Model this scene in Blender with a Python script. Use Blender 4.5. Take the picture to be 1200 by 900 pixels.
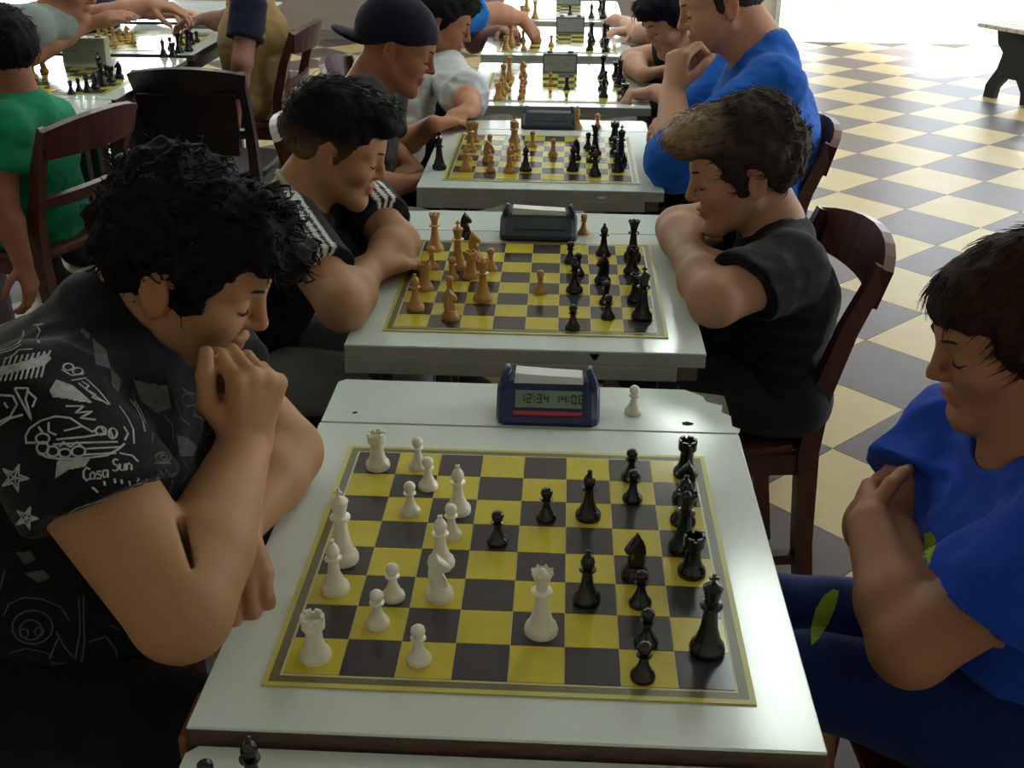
import bpy, bmesh, math, random
import numpy as np
from mathutils import Vector, Matrix, Euler
from mathutils.bvhtree import BVHTree

for o in list(bpy.data.objects): bpy.data.objects.remove(o)
scene = bpy.context.scene
COL = scene.collection

# ---------------------------------------------------------------- camera
FPX = 1304.84
CAM_LOC = np.array([0.0412, -1.0631, 1.4738])
YAW, PITCH, ROLL = 0.0461, 0.4526, 0.0076
def _rot(yaw, pitch, roll):
    cy, sy = math.cos(yaw), math.sin(yaw)
    Rz = np.array([[cy, -sy, 0], [sy, cy, 0], [0, 0, 1]])
    a = math.pi / 2 - pitch
    Rx = np.array([[1, 0, 0], [0, math.cos(a), -math.sin(a)], [0, math.sin(a), math.cos(a)]])
    c, s = math.cos(roll), math.sin(roll)
    return Rz @ Rx @ np.array([[c, -s, 0], [s, c, 0], [0, 0, 1]])
CR = _rot(YAW, PITCH, ROLL)
cam_data = bpy.data.cameras.new('camera')
cam_data.sensor_width = 36.0
cam_data.sensor_fit = 'HORIZONTAL'
cam_data.lens = FPX / 1200 * 36.0
cam_data.clip_start = 0.02
cam = bpy.data.objects.new('camera', cam_data)
COL.objects.link(cam)
M4 = np.eye(4); M4[:3, :3] = CR; M4[:3, 3] = CAM_LOC
cam.matrix_world = Matrix(M4.tolist())
scene.camera = cam

# ---------------------------------------------------------------- world, lights, exposure
w = bpy.data.worlds.new('world'); scene.world = w; w.use_nodes = True
bgn = w.node_tree.nodes['Background']
bgn.inputs['Color'].default_value = (0.88, 0.95, 1.0, 1)
bgn.inputs['Strength'].default_value = 3.2
scene.view_settings.view_transform = 'Standard'
scene.view_settings.look = 'None'
scene.view_settings.gamma = 1
scene.view_settings.use_curve_mapping = False
scene.view_settings.exposure = 0.45
scene.cycles.use_denoising = True
scene.cycles.max_bounces = 8

def area_light(name, loc, target, sx, sy, power, color):
    d = bpy.data.lights.new(name, 'AREA'); d.shape = 'RECTANGLE'
    d.size = sx; d.size_y = sy; d.energy = power; d.color = color
    o = bpy.data.objects.new(name, d); COL.objects.link(o)
    o.location = loc
    o.rotation_euler = (Vector(target) - Vector(loc)).to_track_quat('-Z', 'Y').to_euler()
    return o
sun_d = bpy.data.lights.new('sun', 'SUN'); sun_d.energy = 14.0; sun_d.angle = 0.02; sun_d.color = (1, 0.97, 0.92)
sun = bpy.data.objects.new('sun', sun_d); COL.objects.link(sun)
sun.rotation_euler = Vector((-0.78, 0.30, -0.55)).to_track_quat('-Z', 'Y').to_euler()
# daylight lamps in the far-wall windows and in an unseen, added right-wall window
area_light('daylight_far_window', (0.15, 8.45, 1.6), (0.0, 2.0, 0.6), 1.7, 0.9, 14, (0.95, 1.0, 0.98))
area_light('daylight_left_window', (-4.1, 8.45, 1.9), (-1.8, 2.0, 0.7), 1.7, 1.5, 60, (0.95, 1.0, 0.98))
area_light('daylight_added_side_window', (5.95, 2.8, 1.9), (0.0, 1.5, 0.7), 2.0, 1.4, 80, (0.95, 0.99, 1.0))

# ---------------------------------------------------------------- helpers
TZ = 0.74
def ray(px, py):
    return CR @ np.array([(px - 600) / FPX, -(py - 450) / FPX, -1.0])
def UZ(px, py, z):
    d = ray(px, py); return CAM_LOC + d * (z - CAM_LOC[2]) / d[2]
def UY(px, py, y):
    d = ray(px, py); return CAM_LOC + d * (y - CAM_LOC[1]) / d[1]
def project(p):
    v = CR.T @ (np.asarray(p, float) - CAM_LOC)
    return 600 + FPX * v[0] / -v[2], 450 - FPX * v[1] / -v[2]

def srgb(r, g, b):
    def f(c):
        c /= 255.0
        return c / 12.92 if c <= 0.04045 else ((c + 0.055) / 1.055) ** 2.4
    return (f(r), f(g), f(b), 1.0)

MATS = {}
def mat(name, col, rough=0.5, spec=0.5, noise=None, bump=None, coat=0.0, metallic=0.0, col2=None, sheen=0.0, stretch=(1, 1, 1), sss=0.0):
    """procedural principled material: colour varied by noise, bump by noise"""
    if name in MATS: return MATS[name]
    m = bpy.data.materials.new(name); m.use_nodes = True
    nt = m.node_tree; b = nt.nodes['Principled BSDF']
    b.inputs['Base Color'].default_value = col
    b.inputs['Roughness'].default_value = rough
    b.inputs['Specular IOR Level'].default_value = spec
    b.inputs['Metallic'].default_value = metallic
    b.inputs['Coat Weight'].default_value = coat
    if sheen: b.inputs['Sheen Weight'].default_value = sheen
    if sss:
        b.inputs['Subsurface Weight'].default_value = sss
        b.inputs['Subsurface Radius'].default_value = (0.012, 0.005, 0.003)
    tc = nt.nodes.new('ShaderNodeTexCoord'); mp = nt.nodes.new('ShaderNodeMapping')
    mp.inputs['Scale'].default_value = stretch
    nt.links.new(tc.outputs['Object'], mp.inputs['Vector'])
    if noise:
        sc_, amt = noise
        n = nt.nodes.new('ShaderNodeTexNoise'); n.inputs['Scale'].default_value = sc_; n.inputs['Detail'].default_value = 5
        nt.links.new(mp.outputs['Vector'], n.inputs['Vector'])
        r = nt.nodes.new('ShaderNodeValToRGB')
        c2 = col2 or tuple(max(0, c * (1 - amt)) for c in col[:3]) + (1,)
        r.color_ramp.elements[0].color = c2; r.color_ramp.elements[0].position = 0.3
        r.color_ramp.elements[1].color = col; r.color_ramp.elements[1].position = 0.7
        nt.links.new(n.outputs['Fac'], r.inputs['Fac'])
        nt.links.new(r.outputs['Color'], b.inputs['Base Color'])
    if bump:
        sc_, st = bump
        n2 = nt.nodes.new('ShaderNodeTexNoise'); n2.inputs['Scale'].default_value = sc_; n2.inputs['Detail'].default_value = 4
        nt.links.new(mp.outputs['Vector'], n2.inputs['Vector'])
        bp = nt.nodes.new('ShaderNodeBump'); bp.inputs['Strength'].default_value = st; bp.inputs['Distance'].default_value = 0.01
        nt.links.new(n2.outputs['Fac'], bp.inputs['Height'])
        nt.links.new(bp.outputs['Normal'], b.inputs['Normal'])
    MATS[name] = m
    return m

def tag(o, label=None, cat=None, group=None, kind=None):
    if label: o['label'] = label
    if cat: o['category'] = cat
    if group: o['group'] = group
    if kind: o['kind'] = kind
    return o
def empty(name, loc=(0, 0, 0), rz=0.0, **k):
    o = bpy.data.objects.new(name, None); COL.objects.link(o)
    o.location = loc; o.rotation_euler = (0, 0, rz); o.empty_display_size = 0.05
    return tag(o, **k)
def link_mesh(name, me, parent=None, **k):
    o = bpy.data.objects.new(name, me); COL.objects.link(o)
    if parent is not None: o.parent = parent
    return tag(o, **k)
def mesh_from(name, verts, faces, material=None, smooth=False):
    me = bpy.data.meshes.new(name)
    me.from_pydata([tuple(map(float, v)) for v in verts], [], [tuple(f) for f in faces]); me.update()
    if material: me.materials.append(material)
    if smooth: me.shade_smooth()
    return me
def pyobj(name, verts, faces, material, parent=None, smooth=False, **k):
    return link_mesh(name, mesh_from(name, verts, faces, material, smooth), parent, **k)
def local(o, pts):
    """world points to coordinates of parent empty o (location + z rotation only)"""
    c, s = math.cos(-o.rotation_euler.z), math.sin(-o.rotation_euler.z)
    out = []
    for p in pts:
        d = [p[i] - o.location[i] for i in range(3)]
        out.append((d[0] * c - d[1] * s, d[0] * s + d[1] * c, d[2]))
    return out
def box_mesh(name, x0, x1, y0, y1, z0, z1, material, bevel=0.0, seg=1):
    bm = bmesh.new()
    vs = [bm.verts.new(p) for p in ((x0, y0, z0), (x1, y0, z0), (x1, y1, z0), (x0, y1, z0), (x0, y0, z1), (x1, y0, z1), (x1, y1, z1), (x0, y1, z1))]
    for f in ((0, 3, 2, 1), (4, 5, 6, 7), (0, 1, 5, 4), (1, 2, 6, 5), (2, 3, 7, 6), (3, 0, 4, 7)):
        bm.faces.new([vs[i] for i in f])
    if bevel: bmesh.ops.bevel(bm, geom=bm.edges[:], offset=bevel, segments=seg, affect='EDGES', profile=0.5)
    me = bpy.data.meshes.new(name); bm.to_mesh(me); bm.free()
    if material: me.materials.append(material)
    return me
def box(name, x0, x1, y0, y1, z0, z1, material, parent=None, bevel=0.0, seg=1, **k):
    return link_mesh(name, box_mesh(name, x0, x1, y0, y1, z0, z1, material, bevel, seg), parent, **k)
def poly_prism(name, pts, z0, z1, material, parent=None, **k):
    n = len(pts)
    v = [(p[0], p[1], z0) for p in pts] + [(p[0], p[1], z1) for p in pts]
    f = [tuple(range(n - 1, -1, -1)), tuple(range(n, 2 * n))] + [(i, (i + 1) % n, n + (i + 1) % n, n + i) for i in range(n)]
    return pyobj(name, v, f, material, parent, **k)
def lathe_geo(prof, seg=18, cx=0, cy=0):
    v, f = [], []
    n = len(prof)
    for i in range(seg):
        a = 2 * math.pi * i / seg
        for r, z in prof: v.append((cx + r * math.cos(a), cy + r * math.sin(a), z))
    for i in range(seg):
        j = (i + 1) % seg
        for k in range(n - 1): f.append((i * n + k, j * n + k, j * n + k + 1, i * n + k + 1))
    f.append(tuple(i * n + n - 1 for i in range(seg)))
    f.append(tuple(i * n for i in range(seg - 1, -1, -1)))
    return v, f
def tube_geo(pts, rad, seg=6, up=(0, 0, 1), flat=1.0):
    """swept tube along pts; rad scalar or list"""
    P = [np.asarray(p, float) for p in pts]; n = len(P)
    R = rad if hasattr(rad, '__len__') else [rad] * n
    v, f = [], []
    prev = None
    for i in range(n):
        t = P[min(i + 1, n - 1)] - P[max(i - 1, 0)]; t = t / (np.linalg.norm(t) + 1e-9)
        ref = np.asarray(up, float) if prev is None else prev
        s = np.cross(t, ref)
        if np.linalg.norm(s) < 1e-4: s = np.cross(t, (1, 0, 0.3))
        s /= np.linalg.norm(s); u = np.cross(s, t); prev = u
        for k in range(seg):
            a = 2 * math.pi * k / seg
            v.append(P[i] + R[i] * (math.cos(a) * s + flat * math.sin(a) * u))
    for i in range(n - 1):
        for k in range(seg):
            k2 = (k + 1) % seg
            f.append((i * seg + k, i * seg + k2, (i + 1) * seg + k2, (i + 1) * seg + k))
    f.append(tuple(range(seg - 1, -1, -1))); f.append(tuple((n - 1) * seg + k for k in range(seg)))
    return v, f
def bar_geo(pts, wdt, thk, side):
    """rectangular bar swept along pts; side = direction of its width"""
    P = [np.asarray(p, float) for p in pts]; n = len(P); v, f = [], []
    W = wdt if hasattr(wdt, '__len__') else [wdt] * n
    T = thk if hasattr(thk, '__len__') else [thk] * n
    for i in range(n):
        t = P[min(i + 1, n - 1)] - P[max(i - 1, 0)]; t = t / (np.linalg.norm(t) + 1e-9)
        s = np.asarray(side[i] if isinstance(side, list) else side, float); s = s - t * (s @ t); s /= np.linalg.norm(s)
        u = np.cross(t, s)
        for a, b in ((-1, -1), (1, -1), (1, 1), (-1, 1)): v.append(P[i] + s * a * W[i] / 2 + u * b * T[i] / 2)
    for i in range(n - 1):
        for k in range(4):
            k2 = (k + 1) % 4; f.append((i * 4 + k, i * 4 + k2, (i + 1) * 4 + k2, (i + 1) * 4 + k))
    f.append((3, 2, 1, 0)); f.append(tuple((n - 1) * 4 + k for k in range(4)))
    return v, f
class Geo:
    def __init__(s): s.v, s.f = [], []
    def add(s, vf):
        n = len(s.v); s.v += [tuple(p) for p in vf[0]]; s.f += [tuple(i + n for i in f) for f in vf[1]]; return s
    def obj(s, name, material, parent=None, smooth=False, **k): return pyobj(name, s.v, s.f, material, parent, smooth, **k)
def copy_tree(o, parent=None):
    c = o.copy(); COL.objects.link(c)
    if parent is not None: c.parent = parent
    for ch in list(o.children): copy_tree(ch, c)
    return c

# ---------------------------------------------------------------- materials of the setting
M_CREAM = mat('tile_cream', srgb(184, 168, 122), 0.36, 0.22, noise=(7, 0.12), bump=(60, 0.03))
M_GREY = mat('tile_grey', srgb(86, 80, 82), 0.36, 0.22, noise=(6, 0.15), bump=(60, 0.03))
M_GROUT = mat('grout', srgb(88, 80, 72), 0.8, 0.2)
M_WALL = mat('plaster_wall', srgb(214, 205, 190), 0.75, 0.3, noise=(2, 0.06), bump=(90, 0.05))
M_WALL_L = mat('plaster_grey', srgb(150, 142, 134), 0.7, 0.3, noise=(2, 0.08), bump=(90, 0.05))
M_CEIL = mat('ceiling_paint', srgb(205, 203, 195), 0.85, 0.2)
M_PAVE = mat('outdoor_paving', srgb(225, 218, 205), 0.8, 0.2, noise=(3, 0.08))
# ---------------------------------------------------------------- the room
RX0, RX1, RY0, RY1, RH = -5.6, 6.0, -2.6, 8.4, 3.3
# floor slab with the square tiles laid diagonally
floor = box('floor', RX0, RX1, RY0, RY1 + 0.25, -0.12, -0.004, M_GROUT, kind='structure')
TH, TT = -0.802, 0.3568
da = np.array([math.cos(TH), math.sin(TH)]) * TT; db = np.array([da[1], -da[0]])
O = np.array([1.5847, 3.8779])
tiles = []
for i in range(-40, 41):
    for j in range(-40, 41):
        c = O + (i + 0.5) * da + (j + 0.5) * db
        if not (RX0 + 0.05 < c[0] < RX1 - 0.05 and RY0 + 0.05 < c[1] < RY1 + 0.1): continue
        px, py = project((c[0], c[1], 0))
        dep = -(CR.T @ (np.array([c[0], c[1], 0]) - CAM_LOC))[2]
        inview = dep > 0.3 and -40 < px < 1240 and -20 < py < 930
        hid = 1.0
        if py > 130 and 430 < px < 900: hid = 4.0          # mostly under the tables
        tiles.append((0 if inview else 1, dep * hid, i, j, c))
tiles.sort(key=lambda t: (t[0], t[1]))
hg = TT / 2 - 0.0012
tv = [(-hg, -hg, -0.006), (hg, -hg, -0.006), (hg, hg, -0.006), (-hg, hg, -0.006), (-hg, -hg, 0), (hg, -hg, 0), (hg, hg, 0), (-hg, hg, 0)]
bxf = [(0, 3, 2, 1), (4, 5, 6, 7), (0, 1, 5, 4), (1, 2, 6, 5), (2, 3, 7, 6), (3, 0, 4, 7)]
tile_me = [mesh_from('floor_tile', tv, bxf, M_GREY), mesh_from('floor_tile', tv, bxf, M_CREAM)]
restg = [Geo(), Geo()]
cth, sth = math.cos(TH), math.sin(TH)
for n, (vis, dep, i, j, c) in enumerate(tiles):
    k = (i + j) % 2          # tile (0,0) is dark
    if n < 300:
        o = link_mesh('floor_tile', tile_me[k], floor)
        o.location = (c[0], c[1], 0); o.rotation_euler = (0, 0, TH)
    else:
        restg[k].add(([(c[0] + x * cth - y * sth, c[1] + x * sth + y * cth, z) for x, y, z in tv], bxf))
restg[0].obj('floor_tile_field', M_GREY, floor, kind='stuff')
restg[1].obj('floor_tile_field', M_CREAM, floor, kind='stuff')

def wall_with_openings(name, axis, pos, thick, a0, a1, openings, material):
    """wall in the plane axis=pos, spanning a0..a1, with rectangular openings (u0,u1,z0,z1)"""
    g = Geo()
    us = sorted({a0, a1, *[o[0] for o in openings], *[o[1] for o in openings]})
    for u0, u1 in zip(us[:-1], us[1:]):
        um = (u0 + u1) / 2
        ops = sorted([(o[2], o[3]) for o in openings if o[0] < um < o[1]])
        zs = 0.0; spans = []
        for z0, z1 in ops:
            if z0 > zs: spans.append((zs, z0))
            zs = z1
        if zs < RH: spans.append((zs, RH))
        for z0, z1 in spans:
            if axis == 'y': x0, x1, y0, y1 = u0, u1, pos, pos + thick
            else: x0, x1, y0, y1 = pos, pos + thick, u0, u1
            v = [(x0, y0, z0), (x1, y0, z0), (x1, y1, z0), (x0, y1, z0), (x0, y0, z1), (x1, y0, z1), (x1, y1, z1), (x0, y1, z1)]
            g.add((v, bxf))
    return g.obj(name, material, kind='structure')
wall_with_openings('wall_back', 'y', RY1, 0.2, 1.35, RX1, [(1.72, 5.5, 0, 2.8)], M_WALL)
box('wall_outside', 2.32, 3.08, 9.2, 9.4, -.05, 3.2, mat('whitewash', srgb(240, 232, 228), .8, .2, noise=(2, .04)), kind='structure')
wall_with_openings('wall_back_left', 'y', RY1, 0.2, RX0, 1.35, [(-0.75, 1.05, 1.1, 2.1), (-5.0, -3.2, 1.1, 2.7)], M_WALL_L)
wall_with_openings('wall_right', 'x', RX1, 0.2, RY0, RY1, [(1.7, 3.9, 1.1, 2.6), (5.7, 8.2, 0, 2.6)], M_WALL)  # unseen openings: side window added for light, doorway sized for the floor sun patch
wall_with_openings('wall_left', 'x', RX0 - 0.2, 0.2, RY0, RY1, [], M_WALL)
wall_with_openings('wall_front', 'y', RY0 - 0.2, 0.2, RX0, RX1, [], M_WALL)
box('ceiling', RX0, RX1, RY0, RY1, RH, RH + 0.1, M_CEIL, kind='structure')
box('ground_outside', -8, 14, RY1 + 0.26, 24, -0.2, -0.05, M_PAVE, kind='structure')
box('ground_side', RX1 + .21, 14, RY0, RY1 + .25, -0.2, -0.05, M_PAVE, kind='structure')
M_SKIRT = mat('baseboard_paint', srgb(120, 112, 104), 0.5)
box('baseboard_back', RX0, 1.70, RY1 - 0.015, RY1, 0, 0.075, M_SKIRT, kind='structure')
# thin metal frame beside the doorway
M_ALU = mat('frame_paint', srgb(200, 200, 200), 0.4, metallic=0.2)
box('trim_1', 1.70, 1.74, RY1 - 0.03, RY1, 0, 2.80, M_ALU, kind='structure')
def window_frame(n, axis, pos, u0, u1, z0, z1):
    root = empty('window_%d' % n, kind='structure')
    for a, b, c, d in ((u0, u1, z0, z0 + .05), (u0, u1, z1 - .05, z1), (u0, u0 + .05, z0 + .05, z1 - .05), (u1 - .05, u1, z0 + .05, z1 - .05), ((u0 + u1) / 2 - .02, (u0 + u1) / 2 + .02, z0 + .05, z1 - .05)):
        if axis == 'y': box('frame_bar', a, b, pos + .06, pos + .11, c, d, M_ALU, root)
        else: box('frame_bar', pos + .06, pos + .11, a, b, c, d, M_ALU, root)
window_frame(1, 'y', RY1, -0.75, 1.05, 1.1, 2.1)
window_frame(2, 'y', RY1, -5.0, -3.2, 1.1, 2.7)
window_frame(3, 'x', RX1, 1.7, 3.9, 1.1, 2.6)  # unseen side window, added to bring in daylight from the right

# ceiling lamps: first inferred from table glare, others added unseen for overhead light
M_LAMPW = mat('lamp_body', srgb(225, 225, 220), .5)
def glow(name, strength, col):
    m = bpy.data.materials.new(name); m.use_nodes = True; nt = m.node_tree; b = nt.nodes['Principled BSDF']
    b.inputs['Emission Color'].default_value = col; b.inputs['Emission Strength'].default_value = strength; b.inputs['Base Color'].default_value = (.8, .8, .8, 1)
    return m
M_TUBE = glow('lit_diffuser', 13.0, (.88, 1.0, .94, 1))
for k, (lx, ly) in enumerate(((1.03, 2.92), (.85, 5.6), (-1.9, 2.75), (-1.9, 5.6))):
    lamp = empty('ceiling_lamp', (lx, ly, RH), 0, label=('flat diffuser ceiling lamp above the right-hand players, nearer pair', 'unseen flat diffuser ceiling lamp added before the far window and doorway', 'unseen flat diffuser ceiling lamp added above the left row of tables', 'unseen flat diffuser ceiling lamp added between left row and far wall')[k], cat='lamp', group='ceiling lamps')
    box('lamp_body', -.17, .17, -.65, .65, -.06, 0, M_LAMPW, lamp, bevel=.01)
    box('diffuser', -.15, .15, -.62, .62, -.075, -.0605, M_TUBE, lamp, bevel=.004)  # panel widened to throw a broad highlight on the nearest tabletop
# ---------------------------------------------------------------- chess tables
M_TOP = mat('white_laminate', srgb(214, 227, 224), 0.14, 0.55, noise=(3.0, 0.07), bump=(14, 0.015))
M_EDGE = mat('table_edge', srgb(92, 76, 58), 0.6, noise=(30, 0.5), stretch=(1, 6, 6))
M_EDGEW = mat('table_edge_white', srgb(176, 182, 172), 0.45, noise=(18, 0.2))
M_STEEL = mat('dark_green_frame', srgb(34, 46, 44), 0.5)
M_CHIP = mat('chipboard', srgb(112, 112, 96), 0.9, 0.2, noise=(120, 0.5))
M_MARK = mat('dark_dent', srgb(40, 42, 40), 0.8, 0.2, noise=(80, 0.4))
HW = 0.2925
def chess_table(y, x=0.0, zc=0.0, edge=None, chips=0, seed=0, label='', z_strip=0.0, skew=0.0, ylen=0.305, strip=0.136, y_f=-0.295):
    t = empty('chess_table', (x, y, 0), 0, label=label, cat='table', group='white chess tables')
    t.rotation_euler.z = skew
    z1 = TZ + zc; rnd = random.Random(seed)
    e = edge or M_EDGE
    box('table_top', -HW, HW, y_f, ylen, z1 - 0.004, z1, M_TOP, t, bevel=0.0012)
    box('top_core', -HW + .0006, HW - .0006, y_f + .0006, ylen - .0006, z1 - 0.025, z1 - 0.0042, e, t)
    # rear board carrying the clock, its outline worn and chipped at the corners
    y0, y1 = ylen + 0.004, ylen + 0.004 + strip
    pts = [(-HW + .002, y0), (HW - 0.002, y0)]
    if chips == 1:
        pts += [(HW + .004, y0 + .012), (HW - .006, y0 + .02), (HW - .004, y0 + .05), (HW - .016, y0 + .062), (HW - .012, y0 + .083), (HW - .034, y0 + .094), (HW - .038, y0 + .112), (HW - .062, y1 - .004)]
    else:
        pts += [(HW - .002, y1 - .02), (HW - .012, y1)]
    pts += [(-HW + .012, y1), (-HW + .002, y1 - .01)]
    zs = z1 + z_strip
    poly_prism('rear_board', pts, zs - 0.004, zs, M_TOP, t)
    pts2 = [(-HW + .003, y0 + .001), (HW - .004, y0 + .001), (HW - .004, y1 - .012), (HW - .05, y1 - .001), (-HW + .014, y1 - .001), (-HW + .003, y1 - .012)]
    poly_prism('rear_board_core', pts2, zs - 0.020, zs - 0.0042, M_CHIP, t)
    if e is M_EDGEW:
        box('front_apron', -HW, HW - .045, -0.297, -0.275, z1 - 0.05, z1 - 0.0255, M_EDGEW, t, bevel=.001)
        box('apron_end', HW - .0448, HW - .012, -0.295, -0.275, z1 - 0.048, z1 - 0.0255, M_CHIP, t)
    else:
        box('front_apron', -HW + .03, HW - .03, y_f + .025, y_f + .045, z1 - 0.08, z1 - 0.0255, M_STEEL, t)
    box('side_rail', -HW + .03, -HW + .05, y_f + .046, ylen + .1, z1 - .08, z1 - .0255, M_STEEL, t)
    box('side_rail', HW - .05, HW - .03, y_f + .046, ylen + .1, z1 - .08, z1 - .0255, M_STEEL, t)
    box('back_rail', -HW + .051, HW - .051, ylen + .08, ylen + .1, z1 - .08, z1 - .0255, M_STEEL, t)
    for lx in (-HW + .05, HW - .05):
        for ly in (y_f + .075, ylen + 0.05):
            box('leg', lx - .0175, lx + .0175, ly - .0175, ly + .0175, 0, z1 - .0805, M_STEEL, t, bevel=.003)
    return t
def patch(t, name, pts, z, material=None, h=0.0002):
    poly_prism(name, local(t, [(p[0], p[1], 0) for p in pts]), z, z + h, material or M_CHIP, t)
def ppatch(t, name, pix, z, material=None, h=0.0002):
    patch(t, name, [UZ(a, b, z)[:2] for a, b in pix], z, material, h)
ROW = [0.0, 0.868, 1.79, 2.71, 3.63, 4.54, 5.45]
T = [chess_table(0.0, 0, edge=M_EDGE, chips=1, label='white chess table with chipped rear corner between printed-shirt man and crossed-arms boy')]
T.append(chess_table(ROW[1], -.0155, edge=M_EDGEW, label='white chess table with dented white apron between black tracksuit boy and blond-haired boy'))
T.append(chess_table(ROW[2], -.0145, edge=M_EDGEW, label='white chess table between capped boy and man in blue long-sleeved shirt'))
T.append(chess_table(ROW[3], .012, edge=M_EDGEW, label='white chess table with grey-screened box clock beside boy in white shirt'))
T.append(chess_table(ROW[4], .0, edge=M_EDGEW, label='white chess table where the boy in bright blue shirt reaches across'))
T.append(chess_table(ROW[5], .0, edge=M_EDGEW, label='glaring white chess table beyond the table being reached across'))
T.append(chess_table(ROW[6], .0, edge=M_EDGEW, label='last white chess table of the row, nearest the far wall'))
T.append(chess_table(-0.743, 0.0, zc=-0.018, edge=M_EDGE, ylen=.303, label='white table in front of the nearest board, holding two lone black pieces'))
box('corner_block', -HW - .012, -HW - .0005, -.292, -.225, TZ - .05, TZ - .018, mat('raw_wood', srgb(122, 92, 58), .8, .2, noise=(60, .5)), T[0], bevel=.003)
# wear: peeled laminate, screw heads, cracks
ppatch(T[0], 'screw_mark', [(799, 495), (805, 494), (813, 496), (812, 498), (806, 499), (800, 498)], TZ, M_MARK)
ppatch(T[0], 'screw_mark', [(413, 483), (418, 482), (419, 484), (414, 485)], TZ, M_MARK)
ppatch(T[1], 'peeled_patch', [(560, 247), (580, 243), (588, 240), (604, 240), (618, 244), (627, 249), (600, 248), (575, 248)], TZ)
ppatch(T[1], 'peeled_patch', [(478, 242), (492, 243), (506, 247), (480, 247)], TZ)
ppatch(T[1], 'peeled_patch', [(700, 231), (705, 230), (712, 231), (710, 234), (703, 234)], TZ)
ppatch(T[2], 'peeled_patch', [(540, 134), (556, 132), (566, 136), (590, 133), (612, 138), (600, 141), (560, 141), (530, 142)], TZ)
ppatch(T[2], 'peeled_patch', [(700, 141), (722, 138), (745, 136), (747, 140), (725, 142)], TZ)
for px, py in ((697, 414),):
    p = UZ(px, py, TZ)
    t = T[1]; lx = p[0] - t.location[0]
    pyobj('edge_dent', [(lx - .008, -.2985, TZ - .0045), (lx + .008, -.2985, TZ - .0045), (lx + .003, -.2985, TZ - .014), (lx - .002, -.2985, TZ - .014),
                        (lx - .008, -.2965, TZ - .0045), (lx + .008, -.2965, TZ - .0045), (lx + .003, -.2965, TZ - .014), (lx - .002, -.2965, TZ - .014)],
          [(0, 1, 2, 3), (7, 6, 5, 4), (0, 4, 5, 1), (1, 5, 6, 2), (2, 6, 7, 3), (3, 7, 4, 0)], M_MARK, t)

# ---------------------------------------------------------------- chessboards
M_YEL = mat('board_yellow', srgb(203, 190, 62), 0.16, 0.5, noise=(20, 0.10))
M_DRK = mat('board_dark', srgb(62, 60, 64), 0.16, 0.5, noise=(20, 0.12))
M_BYEL = mat('board_border_yellow', srgb(196, 192, 96), 0.35)
M_BOLV = mat('board_border_olive', srgb(104, 102, 66), 0.35)
M_LINE = mat('board_line', srgb(202, 200, 160), 0.35)
S = 0.055
sq_v = [(-.0271, -.0271, 0), (.0271, -.0271, 0), (.0271, .0271, 0), (-.0271, .0271, 0), (-.0271, -.0271, .0006), (.0271, -.0271, .0006), (.0271, .0271, .0006), (-.0271, .0271, .0006)]
sq_me = [mesh_from('square', sq_v, bxf, M_DRK), mesh_from('square', sq_v, bxf, M_YEL)]
BT = 0.0022      # height of playing surface over the table
def chessboard(x, y, z, label, rot=0.0, dark_bl=False):
    b = empty('chessboard', (x, y, z + .0004), rot, label=label, cat='chessboard', group='yellow and dark chessboards')
    def ring(name, r0, r1, h, m):
        g = Geo()
        for x0, x1, y0, y1 in ((-r1, r1, -r1, -r0), (-r1, r1, r0, r1), (-r1, -r0, -r0, r0), (r0, r1, -r0, r0)):
            g.add(([(x0, y0, 0), (x1, y0, 0), (x1, y1, 0), (x0, y1, 0), (x0, y0, h), (x1, y0, h), (x1, y1, h), (x0, y1, h)], bxf))
        g.obj(name, m, b)
    box('base_sheet', -.2225, .2225, -.2225, .2225, 0.0002, 0.0015, M_LINE, b)
    ring('dark_border', .2226, .2315, .0015, M_BOLV)
    ring('yellow_border', .2316, .2375, .0016, M_BYEL)
    for i in range(8):
        for j in range(8):
            k = (i + j + (0 if dark_bl else 1)) % 2
            o = link_mesh('square', sq_me[k], b); o.location = ((i - 3.5) * S, (j - 3.5) * S, 0.0016)
    return b
BPOS = [(0, 0), (-.0166, .8684), (-.0145, 1.79), (.012, 2.71), (.0, 3.63), (.0, 4.54), (0, 5.45), (0, -.743)]
BLAB = ['yellow and dark chessboard watched by man in printed shirt and crossed-arms boy',
        'chessboard with wooden and black pieces before boy in black striped tracksuit',
        'chessboard crowded with pieces before the boy in a dark cap',
        'chessboard with glare beneath grey-screened clock near boy in white shirt',
        'chessboard under the reaching hand of the boy in bright blue shirt',
        'glare-washed chessboard on the table beyond the reaching hand',
        'farthest chessboard of the row, washed out by window glare',
        'empty chessboard on the table in front of the nearest game']
BOARDS = [chessboard(x, y, TZ + (-.018 if i == 7 else 0), BLAB[i]) for i, (x, y) in enumerate(BPOS)]
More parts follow.
